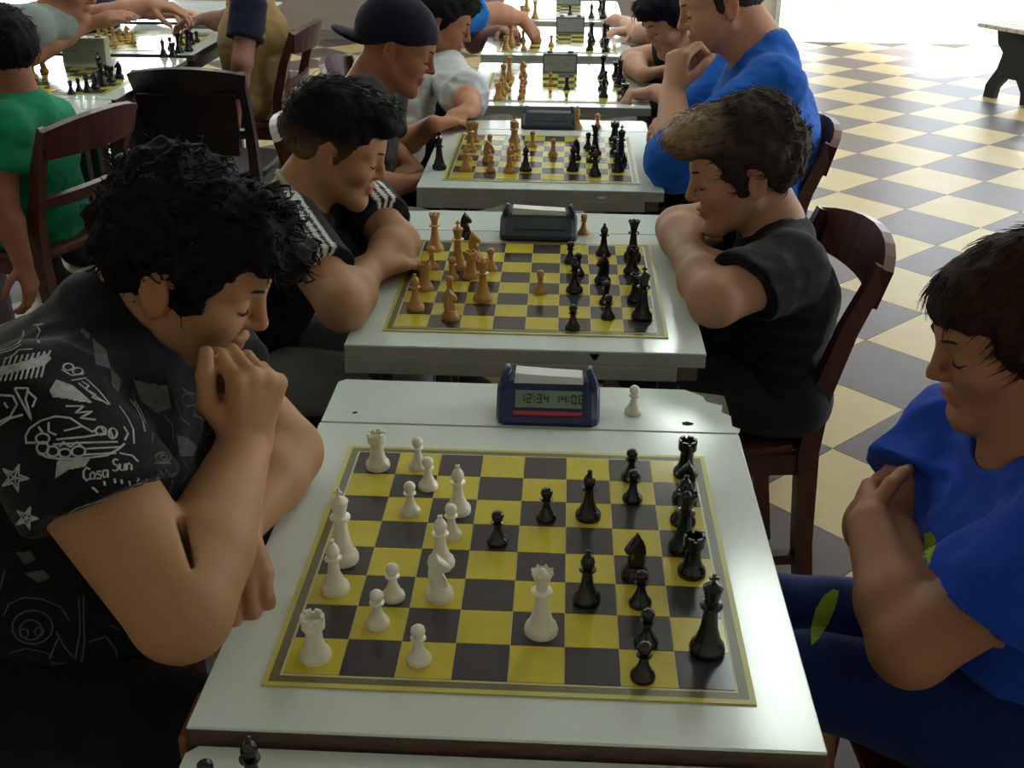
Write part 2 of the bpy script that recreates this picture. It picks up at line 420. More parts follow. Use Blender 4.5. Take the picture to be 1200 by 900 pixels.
# ---------------------------------------------------------------- chess pieces
M_WHITE = mat('white_plastic', srgb(222, 222, 205), 0.32, 0.5)
M_BLACK = mat('black_plastic', srgb(14, 16, 20), 0.22, 0.55)
M_WOOD = mat('boxwood', srgb(196, 150, 84), 0.35, 0.5, noise=(60, 0.25), stretch=(1, 1, .2))
PROF = {
 'pawn': [(.0125, 0), (.0128, .003), (.0118, .006), (.0095, .0085), (.0088, .010), (.0058, .016), (.0043, .024), (.0048, .0265), (.0078, .0275), (.0078, .0287), (.0046, .0297), (.0062, .0325), (.0074, .0362), (.0066, .0400), (.0040, .0425), (.0006, .0434)],
 'rook': [(.0158, 0), (.0162, .004), (.0150, .008), (.0120, .011), (.0112, .0135), (.0090, .020), (.0084, .033), (.0090, .0355), (.0118, .0375), (.0120, .0480), (.0088, .0480), (.0086, .0430), (.0004, .0430)],
 'bishop': [(.0155, 0), (.0158, .004), (.0146, .008), (.0115, .011), (.0105, .014), (.0070, .023), (.0052, .037), (.0056, .039), (.0094, .0403), (.0094, .0417), (.0054, .0430), (.0072, .0470), (.0078, .0505), (.0062, .0555), (.0034, .0595), (.0020, .0605), (.0030, .0620), (.0030, .0640), (.0004, .0658)],
 'queen': [(.0172, 0), (.0176, .0045), (.0162, .009), (.0130, .0125), (.0120, .016), (.0082, .028), (.0062, .046), (.0066, .0485), (.0110, .0500), (.0110, .0518), (.0064, .0535), (.0066, .058), (.0086, .066), (.0112, .0735), (.0104, .0745), (.0070, .0715), (.0046, .0740), (.0034, .0770), (.0004, .0785)],
 'king': [(.0180, 0), (.0184, .0048), (.0170, .0095), (.0136, .013), (.0126, .017), (.0088, .031), (.0068, .052), (.0072, .0545), (.0116, .0560), (.0116, .0580), (.0070, .0598), (.0072, .064), (.0098, .0760), (.0104, .0780), (.0080, .0800), (.0036, .0830), (.0024, .0838), (.0004, .0840)],
}
def knight_geo():
    v, f = lathe_geo([(.0155, 0), (.0158, .004), (.0146, .008), (.0118, .011), (.0108, .014), (.0100, .0155), (.0004, .0156)], 18)
    # horse head, outline in the (x, z) plane, facing +x, with a thickness that swells at the neck
    out = [(-.0095, .0150), (-.0108, .0220), (-.0112, .0310), (-.0098, .0400), (-.0068, .0475), (-.0040, .0505), (-.0022, .0555), (.0002, .0512), (.0030, .0490),
           (.0062, .0450), (.0105, .0400), (.0128, .0360), (.0120, .0330), (.0090, .0318), (.0062, .0335), (.0030, .0330), (.0052, .0270), (.0082, .0210), (.0092, .0150)]
    n = len(out); b = len(v)
    cxm = sum(p[0] for p in out) / n; czm = sum(p[1] for p in out) / n
    for s, sc_ in ((-1, .72), (-.62, 1.0), (.62, 1.0), (1, .72)):
        for x, z in out:
            th = .0078 if z < .030 else .0060
            if x > .007: th = .0048
            v.append((cxm + (x - cxm) * sc_, s * th, (czm + (z - czm) * sc_) if z > .02 else z))
    for r in range(3):
        for i in range(n):
            j = (i + 1) % n; f.append((b + r * n + i, b + r * n + j, b + (r + 1) * n + j, b + (r + 1) * n + i))
    f.append(tuple(b + i for i in range(n))); f.append(tuple(b + 3 * n + i for i in range(n - 1, -1, -1)))
    return v, f
def rook_geo():
    v, f = lathe_geo(PROF['rook'], 18); g = Geo(); g.add((v, f))
    for k in range(6):        # battlements
        a0 = k * math.pi / 3; pts = []
        for a in (a0, a0 + .35, a0 + .7):
            for r in (.0120, .0088):
                pts.append((r * math.cos(a), r * math.sin(a)))
        vv = [(x, y, .0478) for x, y in pts] + [(x, y, .0512) for x, y in pts]
        g.add((vv, [(0, 2, 8, 6), (2, 4, 10, 8), (1, 7, 9, 3), (3, 9, 11, 5), (6, 8, 9, 7), (8, 10, 11, 9), (0, 6, 7, 1), (4, 5, 11, 10)]))
    return g.v, g.f
def king_geo():
    v, f = lathe_geo(PROF['king'], 18); g = Geo(); g.add((v, f))
    for x0, x1, z0, z1 in ((-.0016, .0016, .0835, .0945), (-.0045, .0045, .0876, .0906)):
        g.add(([(x0, -.0014, z0), (x1, -.0014, z0), (x1, .0014, z0), (x0, .0014, z0), (x0, -.0014, z1), (x1, -.0014, z1), (x1, .0014, z1), (x0, .0014, z1)], bxf))
    return g.v, g.f
def queen_geo():
    g = Geo(); g.add(lathe_geo(PROF['queen'], 18))
    for k in range(8):
        a = k * math.pi / 4; x, y = .0104 * math.cos(a), .0104 * math.sin(a)
        vv, ff = lathe_geo([(.0016, .0735), (.0018, .0752), (.0004, .0768)], 5, x, y); g.add((vv, ff))
    return g.v, g.f
PGEO = {'pawn': lathe_geo(PROF['pawn'], 18), 'bishop': lathe_geo(PROF['bishop'], 18), 'queen': queen_geo(), 'king': king_geo(), 'rook': rook_geo(), 'knight': knight_geo()}
PMAT = {'white': M_WHITE, 'black': M_BLACK, 'wooden': M_WOOD}
PME = {}
def piece_mesh(kind, col):
    if (kind, col) not in PME:
        me = mesh_from(kind, *PGEO[kind], PMAT[col])
        me.shade_smooth(); me.set_sharp_from_angle(angle=math.radians(50))
        PME[kind, col] = me
    return PME[kind, col]
ORD = ['first', 'second', 'third', 'fourth', 'fifth', 'sixth', 'seventh', 'eighth']
BNAME = [('printed-shirt man', 'red-striped clock'), ('tracksuit boy', 'plain navy clock'), ('capped boy', 'slim dark clock'), ('white-shirted boy', 'grey-screened clock'), ('reaching boy', 'second grey clock'), ('farthest-row player', 'last grey clock'), ('', ''),
         ('left-row grey-shirted player', 'cream clock'), ('left-row far player', 'flat grey clock')]
placed = []
def put_piece(kind, col, x, y, z, label, group, rz=0.0, sc_=1.0):
    # keep neighbouring bases from touching
    r = .0165 if kind != 'pawn' else .0125
    for _ in range(12):
        hit = False
        for (qx, qy, qr) in placed:
            d = math.hypot(x - qx, y - qy); m = r + qr + .001
            if d < m:
                hit = True
                if d < 1e-6: x += .002; d = .002
                x += (x - qx) / d * (m - d); y += (y - qy) / d * (m - d)
        if not hit: break
    placed.append((x, y, r))
    o = link_mesh(kind, piece_mesh(kind, col)); o.location = (x, y, z); o.rotation_euler = (0, 0, rz)
    o.scale = (sc_, sc_, sc_)
    tag(o, label, 'chess piece', group)
    return o
GRP = {}
def set_pieces(bi, boards, items, z_extra=0.0, names=None):
    b = boards; used = {}
    prs = []
    for col, kind, px, py in items:
        z = b.location.z + BT
        p = UZ(px, py, z) if px is not None else None
        prs.append((col, kind, p))
    who, clk = names or BNAME[bi]
    for col, kind, p in prs:
        u = p[0] - b.location.x; v = p[1] - b.location.y
        i = min(7, max(0, int(u / S + 4))); j = min(7, max(0, int(v / S + 4)))
        lab = '%s %s, %s square from the %s\'s edge, %s from the %s' % (col, kind, ORD[i], who, ORD[7 - j], clk)
        if lab in used:
            lab = lab.replace(col + ' ' + kind, 'other ' + col + ' ' + kind)
        used[lab] = 1
        rz = (0 if col != 'black' else math.pi) + random.Random(int(px_seed(p))).uniform(-.35, .35)
        put_piece(kind, col, p[0], p[1], b.location.z + BT, lab, 'chess pieces on the board of the ' + who, rz)
def px_seed(p): return abs(p[0] * 7919 + p[1] * 104729) * 1000
W, K, N = 'white', 'black', 'wooden'
set_pieces(0, BOARDS[0], [
 (W, 'rook', 443, 547), (W, 'pawn', 490, 547), (W, 'pawn', 502, 571), (W, 'pawn', 481, 601), (W, 'bishop', 537, 599), (W, 'pawn', 529, 628),
 (W, 'bishop', 517, 661), (W, 'knight', 515, 699), (W, 'king', 402, 656), (W, 'bishop', 393, 691), (W, 'pawn', 461, 700), (W, 'pawn', 443, 732),
 (W, 'rook', 370, 770), (W, 'pawn', 491, 774), (W, 'queen', 634, 740),
 (K, 'pawn', 583, 636), (K, 'pawn', 640, 608), (K, 'bishop', 689, 606), (K, 'pawn', 739, 561), (K, 'pawn', 741, 586), (K, 'rook', 803, 556),
 (K, 'knight', 802, 586), (K, 'bishop', 800, 612), (K, 'queen', 800, 644), (K, 'rook', 810, 672), (K, 'knight', 743, 675), (K, 'pawn', 750, 708),
 (K, 'bishop', 687, 704), (K, 'king', 828, 763), (K, 'pawn', 757, 754), (K, 'pawn', 753, 794)])
set_pieces(1, BOARDS[1], [
 (N, 'queen', 510, 293), (N, 'pawn', 506, 314), (N, 'rook', 498, 339), (N, 'bishop', 487, 362), (N, 'knight', 528, 373), (N, 'pawn', 527, 350), (N, 'king', 537, 314),
 (N, 'pawn', 530, 327), (N, 'pawn', 575, 316), (N, 'knight', 556, 303), (N, 'queen', 566, 352), (N, 'pawn', 633, 343), (N, 'rook', 552, 325),
 (K, 'pawn', 671, 385), (K, 'bishop', 673, 342), (K, 'pawn', 677, 322), (K, 'pawn', 668, 308), (K, 'bishop', 707, 299), (K, 'knight', 706, 331), (K, 'pawn', 710, 356),
 (K, 'pawn', 712, 373), (K, 'rook', 740, 320), (K, 'queen', 741, 302), (K, 'king', 752, 373), (K, 'rook', 745, 353)])
set_pieces(2, BOARDS[2], [
 (N, 'rook', 556, 166), (N, 'queen', 551, 177), (N, 'pawn', 548, 188), (N, 'bishop', 546, 200), (N, 'pawn', 574, 176), (N, 'knight', 572, 189), (N, 'pawn', 575, 201), (N, 'king', 602, 177),
 (N, 'pawn', 600, 188), (N, 'bishop', 597, 202), (N, 'rook', 603, 166), (N, 'pawn', 624, 172), (N, 'pawn', 648, 182),
 (K, 'bishop', 616, 200), (K, 'bishop', 671, 200), (K, 'knight', 674, 187), (K, 'pawn', 689, 174), (K, 'queen', 697, 181), (K, 'bishop', 697, 206), (K, 'pawn', 694, 190),
 (K, 'rook', 720, 165), (K, 'rook', 724, 201), (K, 'king', 727, 190), (K, 'pawn', 720, 179)])
set_pieces(3, BOARDS[3], [
 (N, 'rook', 584, 116), (N, 'king', 590, 105), (N, 'bishop', 588, 111), (N, 'queen', 597, 93), (N, 'pawn', 611, 115), (N, 'pawn', 612, 107), (N, 'pawn', 614, 97), (N, 'knight', 613, 90), (N, 'pawn', 645, 100),
 (K, 'pawn', 664, 105), (K, 'bishop', 707, 114), (K, 'knight', 706, 105), (K, 'queen', 706, 92), (K, 'rook', 732, 117), (K, 'king', 726, 98), (K, 'pawn', 709, 98), (K, 'rook', 722, 90), (K, 'pawn', 730, 108)])
set_pieces(4, BOARDS[4], [
 (N, 'rook', 593, 58), (N, 'king', 599, 52), (N, 'bishop', 597, 46), (N, 'pawn', 614, 58), (N, 'pawn', 613, 48), (N, 'queen', 604, 40), (N, 'pawn', 646, 54),
 (K, 'bishop', 691, 59), (K, 'queen', 693, 49), (K, 'pawn', 692, 41), (K, 'rook', 710, 60), (K, 'king', 708, 52), (K, 'knight', 711, 43)])
set_pieces(5, BOARDS[5], [(N, 'queen', 627, 21), (N, 'rook', 612, 20), (K, 'pawn', 668, 17), (K, 'bishop', 693, 21), (K, 'king', 707, 21), (K, 'rook', 704, 12), (N, 'king', 617, 12)])
# captured pieces on the rear boards
def captured(col, kind, px, py, label, z=TZ):
    p = UZ(px, py, z); put_piece(kind, col, p[0], p[1], z + .0004, label, 'captured chess pieces beside the clocks')
captured(W, 'pawn', 742, 484, 'white pawn standing alone on the bare board beside the red-striped clock')
captured(N, 'pawn', 684, 274, 'wooden pawn standing alone beside the plain navy clock')
captured(K, 'knight', 546, 279, 'black knight standing off the board behind the wooden queen')
captured(N, 'bishop', 676, 151, 'wooden bishop standing against the slim dark clock')
captured(N, 'pawn', 700, 151, 'wooden pawn standing apart from the slim dark clock')
captured(K, 'king', 515, 198, 'black king standing off the board beside the capped boy')
captured(K, 'bishop', 298, 930, 'black bishop on the empty table in front of the nearest board', TZ - .018)
captured(K, 'pawn', 246, 936, 'black pawn barely rising from the empty table in front', TZ - .018)
# ---------------------------------------------------------------- chess clocks
M_NAVY = mat('navy_plastic', srgb(28, 44, 92), 0.4, noise=(40, .15))
M_NAVYD = mat('dark_navy_plastic', srgb(26, 34, 54), 0.45, noise=(40, .15))
M_LCD = mat('lcd_green', srgb(112, 138, 118), 0.18)
M_LCDD = mat('lcd_dark', srgb(52, 68, 70), 0.18)
M_LCDG = mat('lcd_grey', srgb(150, 156, 156), 0.25)
M_INK = mat('lcd_ink', srgb(34, 46, 44), 0.4)
M_INKL = mat('lcd_ink_faint', srgb(112, 120, 118), 0.4)
M_RED = mat('red_stripe', srgb(176, 44, 62), 0.4)
M_ROCK = mat('rocker_white', srgb(206, 212, 214), 0.35)
M_GBOX = mat('grey_box_plastic', srgb(92, 96, 100), 0.5)
M_CBOX = mat('cream_box_plastic', srgb(172, 172, 146), 0.5)
SEG7 = {'0': 'abcdef', '1': 'bc', '2': 'abged', '3': 'abgcd', '4': 'fgbc', '8': 'abcdefg'}
def seg_digits(text, x0, zc, h, depth_fn):
    """seven segment digits as thin bars in face coordinates (u right, v up)"""
    g = Geo(); wd = h * .5; t = h * .13; x = x0
    for ch in text:
        if ch == ':':
            for v in (-.22, .22): g.add(depth_fn(x, x + t, zc + v * h - t / 2, zc + v * h + t / 2))
            x += t * 2.2; continue
        S_ = {'a': (0, wd, h / 2 - t, h / 2), 'd': (0, wd, -h / 2, -h / 2 + t), 'g': (0, wd, -t / 2, t / 2), 'f': (0, t, t / 2, h / 2 - t), 'b': (wd - t, wd, t / 2, h / 2 - t),
              'e': (0, t, -h / 2 + t, -t / 2), 'c': (wd - t, wd, -h / 2 + t, -t / 2)}
        for s in SEG7[ch]:
            a, b, c, d = S_[s]; g.add(depth_fn(x + a, x + b, zc + c, zc + d))
        x += wd + t * 1.4
    return g
def wedge_clock(x, y, z, label, body, lcd, width=.145, ink=True, stripe=True, rocker=True, rz=0.0, depth=.085, hgt=.052):
    c = empty('chess_clock', (x, y, z), rz, label=label, cat='clock', group='digital chess clocks')
    w2 = width / 2
    # side profile (y, z): low front, sloping face, rounded back
    prof = [(0, 0), (-.002, .006), (.000, .012), (.038, .040), (.046, hgt - .008), (.070, hgt - .006), (depth, .030), (depth, 0)]
    xs = [(-w2 - .012, .55), (-w2 - .008, .85), (-w2, 1.0), (w2, 1.0), (w2 + .008, .85), (w2 + .012, .55)]
    v, f = [], []; n = len(prof)
    for xx, s in xs:
        for py_, pz in prof: v.append((xx, depth / 2 + (py_ - depth / 2) * s, pz * (0.4 + .6 * s)))
    for i in range(len(xs) - 1):
        for k in range(n):
            k2 = (k + 1) % n; f.append((i * n + k, i * n + k2, (i + 1) * n + k2, (i + 1) * n + k))
    f.append(tuple(range(n))); f.append(tuple((len(xs) - 1) * n + k for k in range(n - 1, -1, -1)))
    f = [tuple(reversed(q)) for q in f]
    pyobj('case', v, f, body, c)
    # face frame
    a = np.array([0, .000, .012]); b = np.array([0, .038, .040]); up = (b - a); L = np.linalg.norm(up); up /= L
    nr = np.array([0, -up[2], up[1]])
    def slab(u0, u1, v0, v1, h0=.0002, h1=.0012):
        pts = []
        for h in (h0, h1):
            for u, vv in ((u0, v0), (u1, v0), (u1, v1), (u0, v1)):
                pts.append(a + up * vv + nr * h + np.array([u, 0, 0]))
        return pts, [(0, 3, 2, 1), (4, 5, 6, 7), (0, 1, 5, 4), (1, 2, 6, 5), (2, 3, 7, 6), (3, 0, 4, 7)]
    scr = Geo().add(slab(-w2 * .76, w2 * .78, L * .34, L * .92)).obj('screen', lcd, c)
    if ink:
        fn = lambda u0, u1, v0, v1: slab(u0, u1, v0, v1, .0013, .0017)
        g1 = seg_digits('12:34', -w2 * .66, L * .64, .0145, fn); g1.obj('digits', M_INK, scr)
        g2 = seg_digits('14:08', w2 * .14, L * .64, .0145, fn); g2.obj('digits', M_INK, scr)
    if stripe: Geo().add(slab(-w2 * .80, w2 * .78, L * .10, L * .22)).obj('red_stripe', M_RED, c)
    if rocker:
        v = [(-w2 + .012, .043, hgt - .010), (w2 - .012, .043, hgt - .010), (w2 - .012, .074, hgt - .008), (-w2 + .012, .074, hgt - .008),
             (-w2 + .014, .046, hgt + .004), (0, .046, hgt + .001), (w2 - .014, .046, hgt - .001), (w2 - .014, .072, hgt - .001), (0, .072, hgt + .001), (-w2 + .014, .072, hgt + .004)]
        pyobj('rocker_lever', v, [(0, 1, 6, 5, 4), (1, 2, 7, 6), (2, 3, 9, 8, 7), (3, 0, 4, 9), (4, 5, 8, 9), (5, 6, 7, 8), (3, 2, 1, 0)], M_ROCK, c)
    for s in (-1, 1):
        pts = [(s * (w2 + .002), .040, .034), (s * (w2 + .002), .046, hgt - .004), (s * (w2 - .004), .050, hgt + .006), (s * (w2 - .002), .070, hgt + .003), (s * (w2 + .002), .074, .034)]
        Geo().add(tube_geo(pts, .0055, 6)).obj('end_bumper', body, c, smooth=True)
    return c
def box_clock(x, y, z, label, body, face, wd=.12, ht=.064, dp=.05, rz=0.0, tilt=.12):
    c = empty('chess_clock', (x, y, z), rz, label=label, cat='clock', group='box chess clocks')
    def q(u, v, d): return (u, -dp / 2 + d + v * tilt, v)
    def slab(u0, u1, v0, v1, d0, d1):
        return [q(u0, v0, d0), q(u1, v0, d0), q(u1, v0, d1), q(u0, v0, d1), q(u0, v1, d0), q(u1, v1, d0), q(u1, v1, d1), q(u0, v1, d1)], bxf
    Geo().add(slab(-wd / 2, wd / 2, 0, ht, 0, dp)).obj('case', body, c)
    scr = Geo().add(slab(-wd / 2 + .006, wd / 2 - .006, .008, ht - .006, -.0012, 0)).obj('screen', face, c)
    for u in (-wd * .24, wd * .2):
        Geo().add(slab(u - .009, u + .009, ht * .46, ht * .52, -.0018, -.0013)).obj('digits', M_INKL, scr)
    for u in (-wd * .3, wd * .3):
        Geo().add(slab(u - .009, u + .009, ht, ht + .006, dp * .4, dp * .75)).obj('button', body, c)
    return c
p = (UZ(583, 500, TZ) + UZ(700, 502, TZ)) / 2
wedge_clock(p[0], p[1] + .003, TZ + .0004, 'navy digital chess clock with red stripe and white rocker lever', M_NAVY, M_LCD, width=.122, hgt=.055)
p = (UZ(588, 284, TZ) + UZ(673, 286, TZ)) / 2
wedge_clock(p[0], p[1] + .002, TZ + .0026, 'plain navy chess clock between wooden pawn and black knight off the board', M_NAVYD, M_LCDD, width=.135, ink=False, stripe=False)
p = (UZ(612, 152, TZ) + UZ(677, 153, TZ)) / 2
wedge_clock(p[0] - .004, p[1] + .002, TZ + .0004, 'slim dark chess clock behind the crowded board, two wooden pieces beside it', M_NAVYD, M_LCDD, width=.135, ink=False, stripe=False, rocker=False, hgt=.046)
p = UZ(656, 86, TZ); box_clock(p[0], ROW[3] + .275, TZ + .0004, 'grey box chess clock with pale screen behind the white-shirted boy\'s board', M_GBOX, M_LCDG, wd=.122, ht=.066)
p = UZ(668, 40, TZ); box_clock(p[0], ROW[4] + .275, TZ + .0004, 'grey box chess clock behind the board being reached across', M_GBOX, M_LCDG, wd=.122, ht=.066)
p = UZ(666, 15, TZ); box_clock(p[0], ROW[5] + .275, TZ + .0004, 'grey box chess clock on the glaring table farther along the row', M_GBOX, M_LCDG, wd=.122, ht=.066)
# ---------------------------------------------------------------- wooden chairs
M_CHAIR = mat('dark_red_wood', srgb(84, 42, 36), 0.35, 0.5, noise=(14, 0.45), stretch=(3, 3, .5))
M_CHAIRD = mat('near_black_wood', srgb(34, 26, 30), 0.4, 0.5, noise=(14, 0.3), stretch=(3, 3, .5))
def make_chair(material, h=.80, splat=False):
    """chair facing -x, origin on the floor under the seat centre"""
    c = empty('wooden_chair')
    sw, sd = .39, .38
    pts = []
    for a in range(24):
        t = 2 * math.pi * a / 24; x, y = math.cos(t), math.sin(t)
        e = .45
        pts.append((math.copysign(abs(x) ** e, x) * sd / 2, math.copysign(abs(y) ** e, y) * (sw / 2 - .012 * (x + 0) ) ))
    n = len(pts)
    v = [(x * .97, y * .97, .425) for x, y in pts] + [(x, y, .432) for x, y in pts] + [(x, y, .445) for x, y in pts] + [(x * .95, y * .95, .450) for x, y in pts]
    f = [tuple(range(n - 1, -1, -1))] + [(r * n + i, r * n + (i + 1) % n, (r + 1) * n + (i + 1) % n, (r + 1) * n + i) for r in range(3) for i in range(n)] + [tuple(range(3 * n, 4 * n))]
    pyobj('seat', v, f, material, c)
    for s in (-1, 1):
        y = s * (sw / 2 - .025)
        Geo().add(bar_geo([(.215, y, 0), (.185, y, .22), (.170, y, .43), (.180, y, .55), (.215, y * 1.01, .68), (.262, y * 1.02, h)], [.034, .036, .040, .038, .034, .028], [.030, .032, .034, .030, .026, .022], (1, 0, 0))).obj('back_leg', material, c)
        Geo().add(bar_geo([(-.165, y * 1.02, 0), (-.155, y, .424)], [.026, .036], [.026, .036], (1, 0, 0))).obj('front_leg', material, c)
        Geo().add(bar_geo([(-.156, y, .18), (.180, y, .18)], .022, .022, (0, 0, 1))).obj('stretcher', material, c)
        Geo().add(bar_geo([(-.14, y, .40), (.165, y, .40)], .045, .018, (0, 0, 1))).obj('seat_rail', material, c)
    Geo().add(bar_geo([(-.155, -sw / 2 + .04, .40), (-.155, sw / 2 - .04, .40)], .045, .018, (0, 0, 1))).obj('seat_rail', material, c)
    Geo().add(bar_geo([(.0, -sw / 2 + .03, .18), (.0, sw / 2 - .03, .18)], .020, .020, (0, 0, 1))).obj('stretcher', material, c)
    # curved crest rail and lower rail, bowed backwards
    def rail(name, z0, z1, hh, bow, th, arch):
        P, Wd = [], []
        for k in range(9):
            t = k / 8 * 2 - 1
            base = .262 if z1 > .7 else .205
            P.append((base + bow * (1 - t * t) - .004, t * (sw / 2 - .012), (z0 + z1) / 2 + arch * (1 - t * t)))
            Wd.append(hh * (1 - .25 * t * t))
        side = [(.25, 0, 1)] * 9
        Geo().add(bar_geo(P, Wd, th, side)).obj(name, material, c)
    rail('crest_rail', h - .075, h - .005, .105, .040, .020, .014)
    rail('back_rail', .585, .605, .036, .030, .018, .0)
    if splat:
        Geo().add(bar_geo([(.205, 0, .52), (.235, 0, .60), (.272, 0, .68), (.296, 0, .74)], [.26, .29, .31, .32], .010, (0, 1, 0))).obj('back_splat', material, c)
    return c
chair_p = make_chair(M_CHAIR); chair_used = [False]
chair_d = make_chair(M_CHAIRD, splat=True); chaird_used = [False]
def chair(x, y, rz, label, dark=False, grp='wooden chairs around the chess tables'):
    p, u = (chair_d, chaird_used) if dark else (chair_p, chair_used)
    c = copy_tree(p) if u[0] else p
    u[0] = True
    c.location = (x, y, 0); c.rotation_euler = (0, 0, rz)
    tag(c, label, 'chair', grp); return c
PI = math.pi
chair(.335, .985, .10, 'dark reddish wooden chair behind boy with blond-tipped hair')
chair(.435, 1.90, .05, 'dark reddish wooden chair behind man in blue long-sleeved shirt')
chair(.62, .06, .05, 'dark reddish wooden chair under boy in bright blue shirt with crossed arms')
chair(-.66, .07, PI, 'dark reddish wooden chair under man in black printed shirt')
chair(-.50, .95, PI, 'dark reddish wooden chair under boy in black striped tracksuit')
chair(-.41, 1.86, PI, 'dark reddish wooden chair under boy in dark cap')
chair(-.46, 2.72, PI, 'dark reddish wooden chair under boy in white shirt')
chair(-.48, 3.62, PI, 'dark reddish wooden chair under boy in bright blue shirt who reaches across')
chair(.48, 2.72, 0, 'dark reddish wooden chair under dark-haired boy leaning over the table')
chair(.48, 3.66, 0, 'dark reddish wooden chair beyond the dark-haired leaning boy')
# ---------------------------------------------------------------- figure modelling: smooth implicit bodies meshed by surface nets
def V(*a): return np.array(a, float)
def unit(v): v = np.asarray(v, float); return v / (np.linalg.norm(v) + 1e-12)
def smin(a, b, k):
    h = np.clip(.5 + .5 * (b - a) / k, 0, 1); return b + (a - b) * h - k * h * (1 - h)
def smax(a, b, k): return -smin(-a, -b, k)
def p_cone(P, a, b, ra, rb):
    ab = b - a; L = ab @ ab + 1e-12; pa = P - a
    h = np.clip((pa @ ab) / L, 0, 1)
    return np.linalg.norm(pa - h[..., None] * ab, axis=-1) - (ra + (rb - ra) * h)
def p_ell(P, c, r, Rm=None):
    q = P - c
    if Rm is not None: q = q @ Rm
    k0 = np.linalg.norm(q / r, axis=-1); k1 = np.linalg.norm(q / (np.asarray(r) ** 2), axis=-1) + 1e-9
    return k0 * (k0 - 1) / k1
def p_econe(P, a, b, front, wa, dap, wb, dbp):
    """capsule of elliptical section: half widths (side w, front d)"""
    ab = b - a; L2 = ab @ ab; L = math.sqrt(L2); t = ab / L
    fr = front - t * (front @ t); fr = unit(fr); sd = np.cross(t, fr)
    pa = P - a; hh = (pa @ t) / L; h = np.clip(hh, 0, 1)
    w_ = wa + (wb - wa) * h; d_ = dap + (dbp - dap) * h
    ax = (hh - h) * L
    s = (pa @ sd) / w_; f = (pa @ fr) / d_; m = np.minimum(w_, d_)
    return (np.sqrt(s * s + f * f + (ax / m) ** 2) - 1) * m
class Field:
    def __init__(s): s.ops = []
    def add(s, lo, hi, fn, mode='u', k=.02): s.ops.append((np.asarray(lo, float), np.asarray(hi, float), fn, mode, k)); return s
    def cone(s, a, b, ra, rb, k=.02, mode='u', cut=None):
        a, b = np.asarray(a, float), np.asarray(b, float); r = max(ra, rb) + .001
        def fn(P):
            d = p_cone(P, a, b, ra, rb)
            if cut is not None: d = smax(d, (P - cut[0]) @ cut[1], .004)
            return d
        return s.add(np.minimum(a, b) - r, np.maximum(a, b) + r, fn, mode, k)
    def econe(s, a, b, front, wa, d1, wb, d2, k=.03, mode='u'):
        a, b, front = (np.asarray(x, float) for x in (a, b, front)); r = max(wa, wb, d1, d2)
        return s.add(np.minimum(a, b) - r, np.maximum(a, b) + r, lambda P: p_econe(P, a, b, front, wa, d1, wb, d2), mode, k)
    def ell(s, c, r, Rm=None, k=.02, mode='u'):
        c = np.asarray(c, float); R_ = max(r)
        return s.add(c - R_, c + R_, lambda P: p_ell(P, c, r, Rm), mode, k)
    def chain(s, pts, rads, k=.015, mode='u'):
        for i in range(len(pts) - 1): s.cone(pts[i], pts[i + 1], rads[i], rads[i + 1], k, mode)
        return s
    def mesh(s, h, disp=None):
        un = [o for o in s.ops if o[3] == 'u']
        lo = np.min([o[0] for o in un], 0) - .02; hi = np.max([o[1] for o in un], 0) + .02
        n = np.ceil((hi - lo) / h).astype(int) + 1
        D = np.full(n, .3, np.float32)
        ax = [lo[i] + h * np.arange(n[i]) for i in range(3)]
        for l, u, fn, mode, k in s.ops:
            m = k + 2 * h
            i0 = np.clip(np.floor((l - m - lo) / h).astype(int), 0, n - 1); i1 = np.clip(np.ceil((u + m - lo) / h).astype(int) + 1, 1, n)
            if np.any(i1 <= i0): continue
            P = np.stack(np.meshgrid(*[ax[q][i0[q]:i1[q]] for q in range(3)], indexing='ij'), -1)
            d = fn(P).astype(np.float32)
            sl = tuple(slice(i0[q], i1[q]) for q in range(3))
            if mode == 'u': D[sl] = smin(D[sl], d, k)
            elif mode == 's': D[sl] = smax(D[sl], -d, k)
            elif mode == 'i': D[sl] = smax(D[sl], d, k)
        return surface_nets(D, lo, h)
